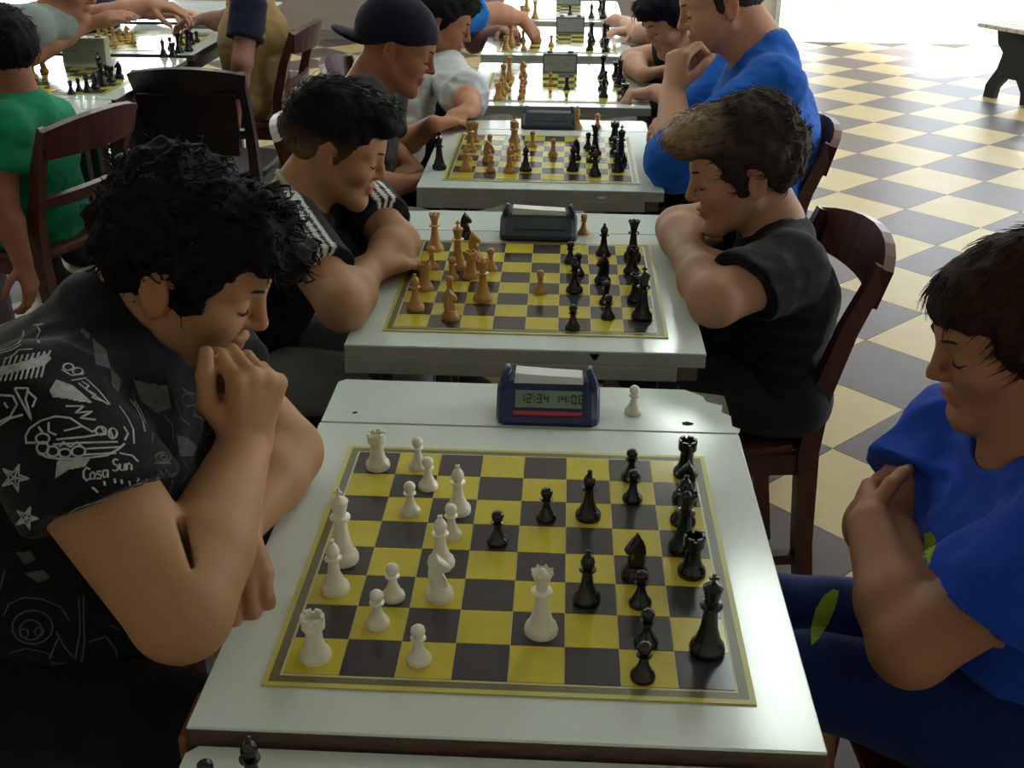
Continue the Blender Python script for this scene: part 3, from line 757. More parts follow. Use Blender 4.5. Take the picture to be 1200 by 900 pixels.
def surface_nets(D, lo, h):
    ins = D < 0; n = np.array(D.shape)
    c = np.zeros(n - 1, np.int8)
    for a in (0, 1):
        for b in (0, 1):
            for e in (0, 1): c += ins[a:n[0] - 1 + a, b:n[1] - 1 + b, e:n[2] - 1 + e]
    act = (c > 0) & (c < 8)
    idx = np.full(n - 1, -1, np.int32); cells = np.argwhere(act); idx[act] = np.arange(len(cells))
    pos = np.zeros((len(cells), 3)); cnt = np.zeros(len(cells))
    cor = [(a, b, e) for a in (0, 1) for b in (0, 1) for e in (0, 1)]
    for o0 in cor:
        for q in range(3):
            if o0[q]: continue
            o1 = list(o0); o1[q] = 1
            A, B = cells + np.array(o0), cells + np.array(o1)
            d0 = D[A[:, 0], A[:, 1], A[:, 2]]; d1 = D[B[:, 0], B[:, 1], B[:, 2]]
            m = (d0 < 0) != (d1 < 0)
            t = np.where(m, d0 / np.where(m, d0 - d1, 1), 0)
            for z in range(3): pos[:, z] += m * (o0[z] + (t if z == q else 0))
            cnt += m
    verts = (cells + pos / cnt[:, None]) * h + lo
    faces = []
    for q in range(3):
        sl0 = [slice(None)] * 3; sl1 = [slice(None)] * 3; sl0[q] = slice(0, -1); sl1[q] = slice(1, None)
        a, b = ins[tuple(sl0)], ins[tuple(sl1)]
        e = np.argwhere(a != b); r, t = (q + 1) % 3, (q + 2) % 3
        e = e[(e[:, r] > 0) & (e[:, t] > 0) & (e[:, r] < n[r] - 1) & (e[:, t] < n[t] - 1)]
        def cell(dr, dt):
            cc = e.copy(); cc[:, r] += dr; cc[:, t] += dt; return idx[cc[:, 0], cc[:, 1], cc[:, 2]]
        F = np.stack([cell(0, 0), cell(-1, 0), cell(-1, -1), cell(0, -1)], 1)
        flip = ~a[e[:, 0], e[:, 1], e[:, 2]]
        F[flip] = F[flip][:, ::-1]
        faces.append(F)
    F = np.concatenate(faces)
    F = F[(F >= 0).all(1)]
    # keep the largest connected surface only
    return verts, F[:, ::-1] if False else F
def vert_normals(v, F):
    n = np.zeros_like(v); a = v[F[:, 2]] - v[F[:, 0]]; b = v[F[:, 3]] - v[F[:, 1]]; fn = np.cross(a, b)
    for k in range(4): np.add.at(n, F[:, k], fn)
    return n / (np.linalg.norm(n, axis=1, keepdims=True) + 1e-12)
def relax(v, F, it=1, lam=.5):
    for _ in range(it):
        s = np.zeros_like(v); c = np.zeros(len(v))
        for k in range(4):
            np.add.at(s, F[:, k], v[F[:, (k + 1) % 4]]); np.add.at(s, F[:, k], v[F[:, (k + 3) % 4]]); np.add.at(c, F[:, k], 2)
        v = v + lam * (s / c[:, None] - v)
    return v
def hash3(i):
    i = i.astype(np.int64)
    h = (i[..., 0] * 374761393 + i[..., 1] * 668265263 + i[..., 2] * 2147483629) & 0xffffffff
    h = ((h ^ (h >> 13)) * 1274126177) & 0xffffffff
    return ((h ^ (h >> 16)) & 0xffff) / 65535.0
def vnoise(p):
    i = np.floor(p); f = p - i; u = f * f * (3 - 2 * f); r = 0
    for a in (0, 1):
        for b in (0, 1):
            for c in (0, 1):
                wgt = (u[:, 0] if a else 1 - u[:, 0]) * (u[:, 1] if b else 1 - u[:, 1]) * (u[:, 2] if c else 1 - u[:, 2])
                r = r + wgt * hash3(i + np.array([a, b, c]))
    return r * 2 - 1
def fbm(p, o=3):
    r, a = 0, 1.0
    for k in range(o): r = r + a * vnoise(p * 2 ** k + 17.3 * k); a *= .5
    return r
def np_mesh(name, v, F, material, parent=None, colors=None, **kw):
    me = bpy.data.meshes.new(name)
    me.vertices.add(len(v)); me.vertices.foreach_set('co', v.astype(np.float32).ravel())
    nF = len(F); w_ = F.shape[1]
    me.loops.add(nF * w_); me.loops.foreach_set('vertex_index', F.astype(np.int32).ravel())
    me.polygons.add(nF); me.polygons.foreach_set('loop_start', np.arange(0, nF * w_, w_, dtype=np.int32))
    me.polygons.foreach_set('loop_total', np.full(nF, w_, np.int32))
    me.update(calc_edges=True); me.validate()
    me.polygons.foreach_set('use_smooth', np.ones(len(me.polygons), bool))
    if colors is not None:
        at = me.attributes.new('tint', 'FLOAT_COLOR', 'POINT')
        at.data.foreach_set('color', np.concatenate([colors, np.ones((len(colors), 1))], 1).astype(np.float32).ravel())
    me.materials.append(material)
    return link_mesh(name, me, parent, **kw)

def tint_mat(name, rough=.5, spec=.4, bump=(300, .08), noise=.10, nscale=40, sss=0.0, stretch=(1, 1, 1), sheen=0.0):
    """material whose own colour (dye, print, lips) is stored per vertex, varied by noise"""
    if name in MATS: return MATS[name]
    m = bpy.data.materials.new(name); m.use_nodes = True; nt = m.node_tree; b = nt.nodes['Principled BSDF']
    at = nt.nodes.new('ShaderNodeAttribute'); at.attribute_name = 'tint'
    tc = nt.nodes.new('ShaderNodeTexCoord'); mp = nt.nodes.new('ShaderNodeMapping'); mp.inputs['Scale'].default_value = stretch
    nt.links.new(tc.outputs['Object'], mp.inputs['Vector'])
    n = nt.nodes.new('ShaderNodeTexNoise'); n.inputs['Scale'].default_value = nscale; n.inputs['Detail'].default_value = 4
    nt.links.new(mp.outputs['Vector'], n.inputs['Vector'])
    mr = nt.nodes.new('ShaderNodeMapRange'); mr.inputs['To Min'].default_value = 1 - noise; mr.inputs['To Max'].default_value = 1 + noise
    nt.links.new(n.outputs['Fac'], mr.inputs['Value'])
    vm = nt.nodes.new('ShaderNodeVectorMath'); vm.operation = 'SCALE'
    nt.links.new(at.outputs['Color'], vm.inputs[0]); nt.links.new(mr.outputs['Result'], vm.inputs['Scale'])
    nt.links.new(vm.outputs['Vector'], b.inputs['Base Color'])
    b.inputs['Roughness'].default_value = rough; b.inputs['Specular IOR Level'].default_value = spec
    if sss:
        b.inputs['Subsurface Weight'].default_value = sss; b.inputs['Subsurface Radius'].default_value = (.010, .004, .002)
    if sheen: b.inputs['Sheen Weight'].default_value = sheen
    n2 = nt.nodes.new('ShaderNodeTexNoise'); n2.inputs['Scale'].default_value = bump[0]; n2.inputs['Detail'].default_value = 3
    nt.links.new(mp.outputs['Vector'], n2.inputs['Vector'])
    bp = nt.nodes.new('ShaderNodeBump'); bp.inputs['Strength'].default_value = bump[1]; bp.inputs['Distance'].default_value = .004
    nt.links.new(n2.outputs['Fac'], bp.inputs['Height']); nt.links.new(bp.outputs['Normal'], b.inputs['Normal'])
    MATS[name] = m; return m
M_SKIN = tint_mat('skin', .58, .28, (220, .05), .05, 30)
M_CLOTH = tint_mat('cotton', .85, .15, (60, .12), .06, 60, sheen=.08)
M_HAIR = tint_mat('hair', .7, .12, (160, .25), .25, 70, stretch=(1, 1, 1))

# ---------------------------------------------------------------- head, in its own frame: x forward, y left, z up, origin in the skull at eye level
def head_sdf(P, o):
    q = P.copy(); q[..., 1] = np.abs(q[..., 1])          # mirror symmetric
    jw = o.get('jaw', 1.0); ch = o.get('chin', 0.0); ns = o.get('nose', 1.0); fat = o.get('fat', 0.0)
    d = p_ell(q, V(-.014, 0, .030), (.095, .074, .083))
    d = smin(d, p_ell(q, V(.028, 0, .030), (.062, .064, .060)), .02)                    # forehead
    d = smin(d, p_ell(q, V(.030, 0, -.038), (.056, (.054 + fat) * jw, .072)), .025)      # face
    d = smin(d, p_cone(q, V(.000, .050 * jw + fat, -.052), V(.066, .012, -.097), .020, .018), .022)   # jaw
    d = smin(d, p_cone(q, V(.074 + ch, .006, -.098), V(.074 + ch, 0, -.098), .0165, .0165), .018)     # chin
    d = smin(d, p_ell(q, V(.052, .036, -.026), (.030, .024 + fat, .024)), .02)             # cheek
    d = smin(d, p_cone(q, V(.082, .010, .019), V(.066, .044, .018), .0095, .0085), .012)   # brow
    d = smax(d, -p_ell(q, V(.096, .031, -.002), (.018, .017, .012)), .014)                # eye socket
    d = smin(d, p_ell(q, V(.0715, .031, -.003), (.0135, .0150, .0130)), .004)              # eyeball under lids
    # nose
    d = smin(d, p_cone(q, V(.086, 0, .010), V(.104 * ns + .086 * (1 - ns), 0, -.025), .0070, .0078), .010)
    d = smin(d, p_ell(q, V(.105 * ns + .086 * (1 - ns), 0, -.030), (.0092, .0088, .0078)), .007)
    d = smin(d, p_ell(q, V(.0925, .0095, -.0335), (.0090, .0062, .0060)), .007)
    # lips
    d = smin(d, p_ell(q, V(.086, 0, -.056), (.0105, .021, .0065)), .006)
    d = smin(d, p_ell(q, V(.084, 0, -.068), (.0105, .018, .0065)), .006)
    d = smax(d, -p_ell(q, V(.0975, 0, -.0618), (.008, .021, .0016)), .003)
    # ear
    c, s = math.cos(.28), math.sin(.28)
    e = q - V(-.012, .074, -.012); ex = e[..., 0] * c + e[..., 2] * s; ez = -e[..., 0] * s + e[..., 2] * c
    e2 = np.stack([ex, e[..., 1] - .22 * np.minimum(ex, 0) * -1 * .9, ez], -1)
    ear = p_ell(e2, V(0, .004, .0), (.0175, .0075, .0310))
    ear = smax(ear, -p_ell(e2, V(.003, .0125, .003), (.0115, .0085, .0215)), .003)
    d = smin(d, ear, .006)
    return d
def hand_ops(F, wrist, dv, palm, side, curls=(.3, .4, .3), s=1.0, thumb=None, spread=.0, curl_list=None, wr=.024, fr=1.0):
    d = unit(dv); n = np.asarray(palm, float); n = unit(n - d * (n @ d)); t = np.cross(d, n) * side
    wrist = np.asarray(wrist, float)
    offs = [.029, .0095, -.0105, -.0285]; kl = [.088, .092, .087, .079]
    kn = []
    for o_, l_ in zip(offs, kl):
        k = wrist + (d * l_ + t * o_ - n * .002) * s; kn.append(k)
        F.cone(wrist + t * o_ * .45 * s, k, .0165 * s, .0118 * s, .012)
    F.cone(wrist + d * .02 * s + n * .006 * s, wrist + (d * .06 + n * .005) * s, .017 * s, .015 * s, .015)
    LN = [(.043, .026, .021), (.047, .030, .022), (.043, .028, .021), (.034, .021, .018)]
    for i in range(4):
        cu = curl_list[i] if curl_list else curls
        sp = spread * (1.5 - i) * .5
        ang = 0; p = kn[i]; r = (.0098, .0092, .0084, .0074) if i < 3 else (.0086, .0080, .0074, .0066)
        dd = unit(d + t * sp)
        for j in range(3):
            ang += cu[j]; v = dd * math.cos(ang) + n * math.sin(ang)
            q = p + v * LN[i][j] * s
            F.cone(p, q, r[j] * s * fr, r[j + 1] * s * fr, .0045)
            p = q
    th = thumb or ((.55, .75, .35), (.8, .4, .45), (.85, .15, .5))
    p = wrist + (d * .022 + t * .022 + n * .004) * s; rr = (.0145, .0118, .0105, .0085); L_ = (.043, .033, .026)
    for j in range(3):
        v = unit(d * th[j][0] + t * th[j][1] + n * th[j][2]); q = p + v * L_[j] * s
        F.cone(p, q, rr[j] * s * fr, rr[j + 1] * s * fr, .008 if j == 0 else .005); p = q
    return kn

def head_frame(fwd, up=(0, 0, 1), roll=0.0):
    f = unit(fwd); u = np.asarray(up, float); u = unit(u - f * (u @ f)); l = np.cross(u, f)
    if roll:
        c, s = math.cos(roll), math.sin(roll); u, l = u * c + l * s, l * c - u * s
    return np.stack([f, l, u], 1)          # columns: local axes in world
def strands(v, nrm, cols_fn, n, length, radius, comb, curl, rnd, lift=.25, mask=None, jit=.35):
    """short tapered locks growing on a hair surface"""
    g_v, g_f, g_c = [], [], []
    idx = np.arange(len(v)) if mask is None else np.flatnonzero(mask)
    if len(idx) == 0: return np.zeros((0, 3)), np.zeros((0, 4), int), np.zeros((0, 3))
    for _ in range(n):
        i = idx[rnd.randrange(len(idx))]; p = v[i] - nrm[i] * .003; nn = nrm[i]
        cb = comb(p, nn); cb = cb - nn * (cb @ nn); cb = unit(cb + V(rnd.gauss(0, 1), rnd.gauss(0, 1), rnd.gauss(0, 1)) * jit)
        sd = np.cross(nn, cb); L = length * rnd.uniform(.6, 1.3); ph = rnd.uniform(0, 6.28); base = len(g_v); c = cols_fn(p, rnd)
        NS = 5; k = 3
        for a in range(NS):
            t = a / (NS - 1)
            pt = p + cb * L * t + nn * (L * lift * math.sin(t * 2.6) - L * .10 * t * t) + (sd * math.sin(ph + t * 5) + nn * math.cos(ph + t * 5)) * curl * t
            r = radius * (1 - .85 * t)
            for q in range(k):
                an = 2 * math.pi * q / k; g_v.append(pt + (sd * math.cos(an) + nn * math.sin(an)) * r); g_c.append(c)
        for a in range(NS - 1):
            for q in range(k):
                q2 = (q + 1) % k; g_f.append((base + a * k + q, base + a * k + q2, base + (a + 1) * k + q2, base + (a + 1) * k + q))
    return np.array(g_v), np.array(g_f), np.array(g_c)
def lin(c): return np.array(srgb(*c)[:3])
# ---------------------------------------------------------------- people
TROUSER_MESH = {}
def person(label, sp):
    """sp holds joints (world), head frame, clothing and hair; builds one figure: body, clothing, hair as parts"""
    H = sp['H']; R_ = head_frame(*H['frame']); hs = H.get('s', 1.0); hc = np.asarray(H['c'], float)
    vox = sp.get('vox', .005); sc = sp.get('s', 1.0)
    root_loc = (sp['pelvis'][0], sp['pelvis'][1], 0.0)
    root = empty('person', root_loc, label=label, cat='person', group=sp.get('group', 'chess players'))
    off = np.array(root_loc)
    nb, ch, pv = (np.asarray(sp[k], float) for k in ('neck', 'chest', 'pelvis'))
    front = np.asarray(sp.get('front', (1, 0, 0)), float)
    tw, td = sp.get('tw', .150) * sc, sp.get('td', .105) * sc
    skin = lin(sp.get('skin', (176, 132, 100)))
    toW = lambda q: hc + R_ @ (np.asarray(q, float) * hs)
    # --- body
    B = Field()
    hb = .14 * hs
    B.add(hc - hb, hc + hb, lambda P: head_sdf(((P - hc) @ R_) / hs, H) * hs, 'u', .012)
    nr = sp.get('nr', .052) * sc
    B.cone(toW((-.030, 0, -.045)), nb + V(0, 0, .0), nr, nr * 1.12, .02)
    B.cone(toW((.000, 0, -.060)), nb + front * .02, nr * .8, nr * .95, .02)
    B.econe(ch, nb - V(0, 0, .05), front, tw * .86, td * .8, tw * .45, td * .6, .03)
    B.econe(pv, ch, front, tw * .80, td * .78, tw * .86, td * .8, .03)
    ar = sp.get('ar', (.047, .042, .040, .026))
    sides = sp['sides']                       # arms: list of dicts(sh, el, wr, hand=..., sd)
    for A in sides:
        sh, el, wr = (np.asarray(A[k], float) for k in ('sh', 'el', 'wr'))
        r = A.get('r', ar)
        B.cone(nb - V(0, 0, .045), sh, .035 * sc, .045 * sc, .03)
        B.cone(sh, el, r[0], r[1], .02)
        B.cone(el, el + (wr - el) * .35, r[1], r[2] * 1.03, sp.get('ek', .016))
        B.cone(el + (wr - el) * .35, wr, r[2] * 1.03, r[3], sp.get('ek', .016))
        if A.get('hand'): 
            h = A['hand']; hand_ops(B, wr, h['d'], h['n'], A['sd'], h.get('curls', (.3, .4, .3)), h.get('s', sc), h.get('thumb'), h.get('spread', 0), h.get('list'), fr=h.get('fr', 1.0))
    for a, b, ra, rb in sp.get('bare_legs', []): B.cone(a, b, ra, rb, .02)
    for a, b, rr, r2_ in sp.get('creases', []): B.cone(a, b, rr, r2_, .004, mode='s')
    v, F = B.mesh(vox)
    # skin colour: lips, ears, cheeks
    q = ((v - hc) @ R_) / hs
    col = np.tile(skin, (len(v), 1))
    def blob(c, r): return np.exp(-np.sum(((q * np.array([1, 1, 1]) - c) / np.array(r)) ** 2, 1))
    lips = np.clip(blob((.094, 0, -.056), (.016, .020, .006)) + blob((.092, 0, -.068), (.016, .017, .006)), 0, 1)
    col = col * (1 - lips[:, None] * .55) + lin(sp.get('lip', (150, 78, 74))) * lips[:, None] * .55
    red = np.clip(blob((-.012, .076, -.01), (.03, .02, .04)) + blob((-.012, -.076, -.01), (.03, .02, .04)) + blob((.10, 0, -.03), (.02, .02, .02)), 0, 1)
    col = col * (1 - red[:, None] * np.array([0, .18, .20]))
    if sp.get('stubble'):
        st = np.clip(blob((.06, 0, -.08), (.05, .07, .03)), 0, 1) * sp['stubble']
        col = col * (1 - st[:, None] * .5)
    body = np_mesh('body', v - off, F, M_SKIN, root, col)
    # --- eyebrows, lashes and eyes
    hcol = lin(sp.get('hair_col', (22, 20, 22)))
    hm = mat('brow_%d_%d_%d' % tuple(sp.get('hair_col', (22, 20, 22))), tuple(hcol) + (1,), .7, .2, noise=(200, .4))
    M_EYE = mat('eye_dark', srgb(38, 26, 24), .25, .5, noise=(400, .3))
    M_LASH = mat('eyelash', srgb(28, 20, 20), .6, .2)
    for s_ in (-1, 1):
        g = Geo().add(tube_geo([toW(p) - off for p in ((.0925, s_ * .012, .0180), (.0912, s_ * .022, .0215), (.0835, s_ * .034, .0230), (.0715, s_ * .046, .0180))], [.0016 * hs, .0032 * hs, .0028 * hs, .0010 * hs], 6, flat=.7))
        g.obj('eyebrow', hm, body, True)
        g = Geo().add(tube_geo([toW(p) - off for p in ((.0812, s_ * .0185, -.0065), (.0858, s_ * .026, -.0085), (.0862, s_ * .032, -.0090), (.0825, s_ * .040, -.0075), (.0755, s_ * .0455, -.0045))], [.0006 * hs, .0010 * hs, .0012 * hs, .0011 * hs, .0006 * hs], 5))
        g.obj('eyelashes', M_LASH, body, True)
        ev = lathe_geo([(.0004, -1), (.6, -.8), (1, 0), (.6, .8), (.0004, 1)], 10)
        Geo().add(([toW((.0822 + z * .0030 - abs(y) * 0, s_ * (.0315 + x * .0085), -.0100 + y * .0026)) - off for x, y, z in ev[0]], ev[1])).obj('eye', M_EYE, body, True)
    # --- shirt
    C = sp['shirt']; o = C.get('o', .009)
    Sx = Field()
    hem = np.asarray(C['hem'], float) if 'hem' in C else pv - V(0, 0, .06)
    Sx.econe(pv, ch, front, tw * C.get('waist', .95) + o, td * C.get('waist', .95) + o, tw + o, td + o, .04)
    Sx.econe(hem + V(0, 0, .05), pv, front, tw * C.get('waist', .95) + o + .008, td + o + .006, tw * .95 + o, td + o, .03)
    Sx.econe(ch, nb - V(0, 0, C.get('top', .045)), front, tw + o, td + o, tw * .55, td * .72, .05)
    for A in sides:
        sh, el, wr = (np.asarray(A[k], float) for k in ('sh', 'el', 'wr')); r = A.get('r', ar)
        Sx.cone(nb - V(0, 0, .040) - front * .005, sh, .046 * sc + o * .5, .050 * sc + o, .04)
        fr_ = A.get('sleeve', C.get('sleeve', .62)); fl = C.get('flare', .010)
        if fr_ <= 1.0:
            e = sh + (el - sh) * fr_
            cn = unit(el - sh); tilt = A.get('cut')
            cn = unit(cn + np.asarray(tilt, float)) if tilt is not None else cn
            Sx.cone(sh, e + unit(el - sh) * .03, r[0] + o + .003, r[0] + (r[1] - r[0]) * fr_ + o + fl, .025, cut=(e, cn))
        else:
            g_ = fr_ - 1; e = el + (wr - el) * g_
            Sx.cone(sh, el, r[0] + o + .004, r[1] + o + .006, .025)
            Sx.cone(el, e + unit(wr - el) * .02, r[1] + o + .006, r[1] + (r[3] - r[1]) * g_ + o + .004, .02, cut=(e, unit(wr - el)))
    for op in C.get('extra', []): Sx.cone(*op[:4], k=op[4] if len(op) > 4 else .02)
    # neck opening
    nd = unit(toW((-.01, 0, -.05)) - nb)
    Sx.cone(nb + nd * C.get('nk', .005) + front * .012, nb + nd * .12 + front * .01, nr * C.get('nkr', 1.22), nr * 1.5, .012, mode='s')
    v, F = Sx.mesh(C.get('vox', vox * 1.15))
    n_ = vert_normals(v, F)
    fa = C.get('fold', .005)
    fd = fbm(v * np.array(C.get('fs', (9, 9, 16))), 2); rid = 1 - np.abs(fbm(v * np.array(C.get('fs', (9, 9, 16))) * 1.7 + 5, 2))
    v = v + n_ * (fa * .6 * fd + fa * .9 * (rid - .6))[:, None]
    v = relax(v, F, 1, .4)
    col = np.tile(lin(C['col']), (len(v), 1))
    if C.get('paint'): col = C['paint'](v, col, dict(nb=nb, ch=ch, pv=pv, front=front, sides=sides))
    shirt = np_mesh(C.get('name', 'shirt'), v - off, F, C.get('mat', M_CLOTH), root, col)
    SH = (v, F)
    if C.get('collar'):
        # knitted collar band round the neck opening
        g = Geo(); ctr = nb + nd * .012 + front * .004; sd_ = unit(np.cross(nd, front)); fr2 = np.cross(sd_, nd)
        ring = [ctr + (sd_ * math.cos(a) * nr * 1.20 + fr2 * math.sin(a) * nr * 1.26) - nd * .012 * max(0, math.sin(a) * -1 if False else 0) - off for a in np.linspace(0, 2 * math.pi, 25)]
        g.add(tube_geo(ring, .0065, 6)); g.obj('collar', mat('collar_%d%d%d' % C['collar'], srgb(*C['collar']), .85, .1), shirt, True)
    # --- trousers and shoes
    Tr = sp['trousers']; G = Field(); hipw = .085 * sc
    lat = unit(np.cross(V(0, 0, 1), front))
    G.econe(pv - lat * .05, pv + lat * .05, V(0, 0, 1), .10 * sc, .10 * sc, .10 * sc, .10 * sc, .03)
    legs = sp['legs']
    for L in legs:
        hp, kn, an = (np.asarray(x, float) for x in L)
        G.cone(hp, kn, .085 * sc, .062 * sc, .03)
        if Tr.get('short'):
            pass
        else:
            G.cone(kn, an, .060 * sc, .045 * sc, .02, cut=(an, unit(an - kn)))
    v, F = G.mesh(max(vox * 1.4, .007)); n_ = vert_normals(v, F)
    v = v + n_ * (.004 * fbm(v * 14, 2))[:, None]
    col = np.tile(lin(Tr['col']), (len(v), 1))
    if Tr.get('paint'): col = Tr['paint'](v, col)
    np_mesh('shorts' if Tr.get('short') else 'trousers', v - off, F, M_CLOTH, root, col)
    TRM = (v, F)
    TROUSER_MESH[label] = TRM
    for L in legs:
        an = np.asarray(L[2], float)
        if Tr.get('short'):
            Fb = Field(); kn = np.asarray(L[1], float)
            Fb.cone(kn, kn + (an - kn) * .4, .048 * sc, .052 * sc); Fb.cone(kn + (an - kn) * .4, an, .052 * sc, .036 * sc); vv, FF = Fb.mesh(.008)
            np_mesh('shin', vv - off, FF, M_SKIN, root, np.tile(skin, (len(vv), 1)))
        Sh = Field(); toe = V(an[0], an[1], .032) + front * .14 * sc
        Sh.cone(V(an[0], an[1], .042) - front * .02, toe, .042 * sc, .034 * sc, .02); Sh.cone(an, V(an[0], an[1], .05), .042 * sc, .045 * sc, .02)
        Sh.add(V(an[0] - .4, an[1] - .4, -.1), V(an[0] + .4, an[1] + .4, .002), lambda P: P[..., 2] * 1.0, 's', .004)
        vv, FF = Sh.mesh(.007)
        np_mesh('shoe', vv - off, FF, M_CLOTH, root, np.tile(lin(sp.get('shoe', (40, 40, 44))), (len(vv), 1)))
    # --- hair / cap
    Hr = sp['hair']
    Fh = Field(); th = Hr.get('th', .012)
    zc = Hr['line']                          # hairline: list of (x, z) in head frame, hair lies above it
    xs, zs = np.array([p[0] for p in zc]), np.array([p[1] for p in zc])
    def hfn(P):
        q_ = ((P - hc) @ R_) / hs
        d = p_ell(q_, V(-.016, 0, .030), (.095 + th, .0745 + th * Hr.get('side', .7), .083 + th))
        for c_, r_ in Hr.get('blobs', []): d = smin(d, p_ell(q_, np.array(c_), r_), Hr.get('bk', .02))
        zl = np.interp(q_[..., 0], xs, zs)
        d = smax(d, (zl - q_[..., 2]) * .8, .006)
        if Hr.get('fringe'):                 # clear the face below the fringe
            pass
        q2 = q_.copy(); q2[..., 1] = np.abs(q2[..., 1])
        d = smax(d, -p_ell(q2, V(-.006, .090, -.014), (.028, .026, .039)), .006)     # round the ears
        return d * hs
    hb2 = (.145 + Hr.get('ext', 0)) * hs
    Fh.add(hc - hb2, hc + hb2, hfn, 'u', .01)
    v, F = Fh.mesh(Hr.get('vox', vox)); n_ = vert_normals(v, F)
    am, hsz = Hr.get('rough', .006), Hr.get('freq', 45)
    q = ((v - hc) @ R_) / hs
    v2 = v + n_ * np.maximum(am * (fbm(v * hsz, 3) + .15), -.0025)[:, None]
    def hcolor(qq, rnd_=None):
        base = hcol
        if Hr.get('tip') is not None:
            t_, fn = Hr['tip']
            w_ = fn(qq)
            base = hcol * (1 - w_) + lin(t_) * w_
        return base
    cols = np.array([hcolor(a) for a in q]) if Hr.get('tip') is not None else np.tile(hcol, (len(v), 1))
    if Hr.get('fade'): 
        fz, skinmix = Hr['fade']; w_ = np.clip((fz - q[:, 2]) / .05, 0, 1)[:, None] * skinmix; cols = cols * (1 - w_) + skin * w_
    rnd = random.Random(sp.get('seed', 1))
    if Hr.get('n', 0):
        comb = Hr.get('comb', lambda q_: V(.3, 0, -1))
        cw = lambda p, nn: R_ @ comb(R_.T @ (p - hc) / hs)
        def cf(p, r_):
            c = hcolor(R_.T @ (p - hc) / hs) * r_.uniform(.7, 1.5); return c
        msk = q[:, 2] > np.interp(q[:, 0], xs, zs) + Hr.get('mz', .01)
        sv, sf, sc_ = strands(v2, n_, cf, Hr['n'], Hr.get('len', .03), Hr.get('rad', .0012), cw, Hr.get('curl', .004), rnd, Hr.get('lift', .25), msk, Hr.get('jit', .35))
        if len(sv):
            F = np.concatenate([F, sf + len(v2)]); v2 = np.concatenate([v2, sv]); cols = np.concatenate([cols, sc_])
    np_mesh(Hr.get('name', 'hair'), v2 - off, F, Hr.get('mat', M_HAIR), root, cols)
    return shirt, off, SH, toW
def head_from_ear(px, py, y, frame, s, side):
    """head centre so that the near ear shows at that pixel; side = local y sign of that ear"""
    R_ = head_frame(*frame); e = UY(px, py, y)
    return e - R_ @ (V(-.012, side * .078, -.012) * s)

# ---- prints: strokes laid on a garment's surface
def stroke_font(ch, x, y, h):
    """simple handwritten letters as polylines, pixel units, y down"""
    w_ = h * .62
    G_ = {'C': [[(.9, .15), (.5, 0), (.1, .3), (.1, .75), (.5, 1), (.9, .85)]], 'o': [[(.5, .4), (.15, .6), (.2, .95), (.7, .95), (.8, .6), (.5, .4)]],
          's': [[(.8, .45), (.3, .45), (.3, .65), (.75, .75), (.7, 1), (.15, 1)]], 'a': [[(.8, .45), (.3, .45), (.15, .75), (.35, 1), (.75, .9), (.8, .45), (.85, 1)]],
          'S': [[(.85, .1), (.4, 0), (.15, .2), (.3, .45), (.75, .55), (.85, .85), (.5, 1), (.1, .9)]], 'u': [[(.15, .45), (.15, .9), (.45, 1), (.75, .9), (.8, .45), (.85, 1)]],
          'n': [[(.15, .45), (.15, 1)], [(.15, .6), (.5, .42), (.8, .6), (.8, 1)]]}
    return [[(x + a * w_, y + b * h) for a, b in l] for l in G_[ch]]
def circle_px(cx, cy, r, ry=None, n=14, a0=0, a1=6.2832): return [(cx + r * math.cos(a), cy + (ry or r) * math.sin(a)) for a in np.linspace(a0, a1, n)]
def fill_px(poly, step=1.3):
    out = []; ys = [p[1] for p in poly]; y = min(ys) + .3
    while y < max(ys):
        xs = []
        for (x0, y0), (x1, y1) in zip(poly, poly[1:] + poly[:1]):
            if (y0 <= y) != (y1 <= y): xs.append(x0 + (y - y0) / (y1 - y0) * (x1 - x0))
        xs.sort()
        for a, b in zip(xs[::2], xs[1::2]):
            if b - a > .8: out.append([(a, y), (b, y)])
        y += step
    return out
def bvh_of(vf): return BVHTree.FromPolygons([tuple(p) for p in vf[0]], [tuple(int(i) for i in f) for f in vf[1]])
def print_strokes(name, root, off, bv, strokes, r, material, cuts=3.0, flat=.45):
    g = Geo(); org = Vector(CAM_LOC)
    for st in strokes:
        pts, nrm = [], []
        for (x0, y0), (x1, y1) in zip(st[:-1], st[1:]):
            m = max(1, int(math.hypot(x1 - x0, y1 - y0) / cuts))
            for k in range(m + (1 if (x1, y1) == tuple(st[-1]) else 0)):
                d = Vector(ray(x0 + (x1 - x0) * k / m, y0 + (y1 - y0) * k / m)).normalized()
                loc, nn, idx, dist = bv.ray_cast(org, d)
                if loc is None: 
                    if len(pts) > 1: g.add(tube_geo(pts, r, 4, up=nrm[0], flat=flat))
                    pts, nrm = [], []
                    continue
                p = np.array(loc + nn * r * .2) - off
                if pts and np.linalg.norm(p - pts[-1]) > .03:
                    if len(pts) > 1: g.add(tube_geo(pts, r, 4, up=nrm[0], flat=flat))
                    pts, nrm = [], []
                pts.append(p); nrm.append(np.array(nn))
        if len(pts) > 1: g.add(tube_geo(pts, r, 4, up=nrm[0], flat=flat))
    if g.v: return g.obj(name, material, root, kind='stuff')
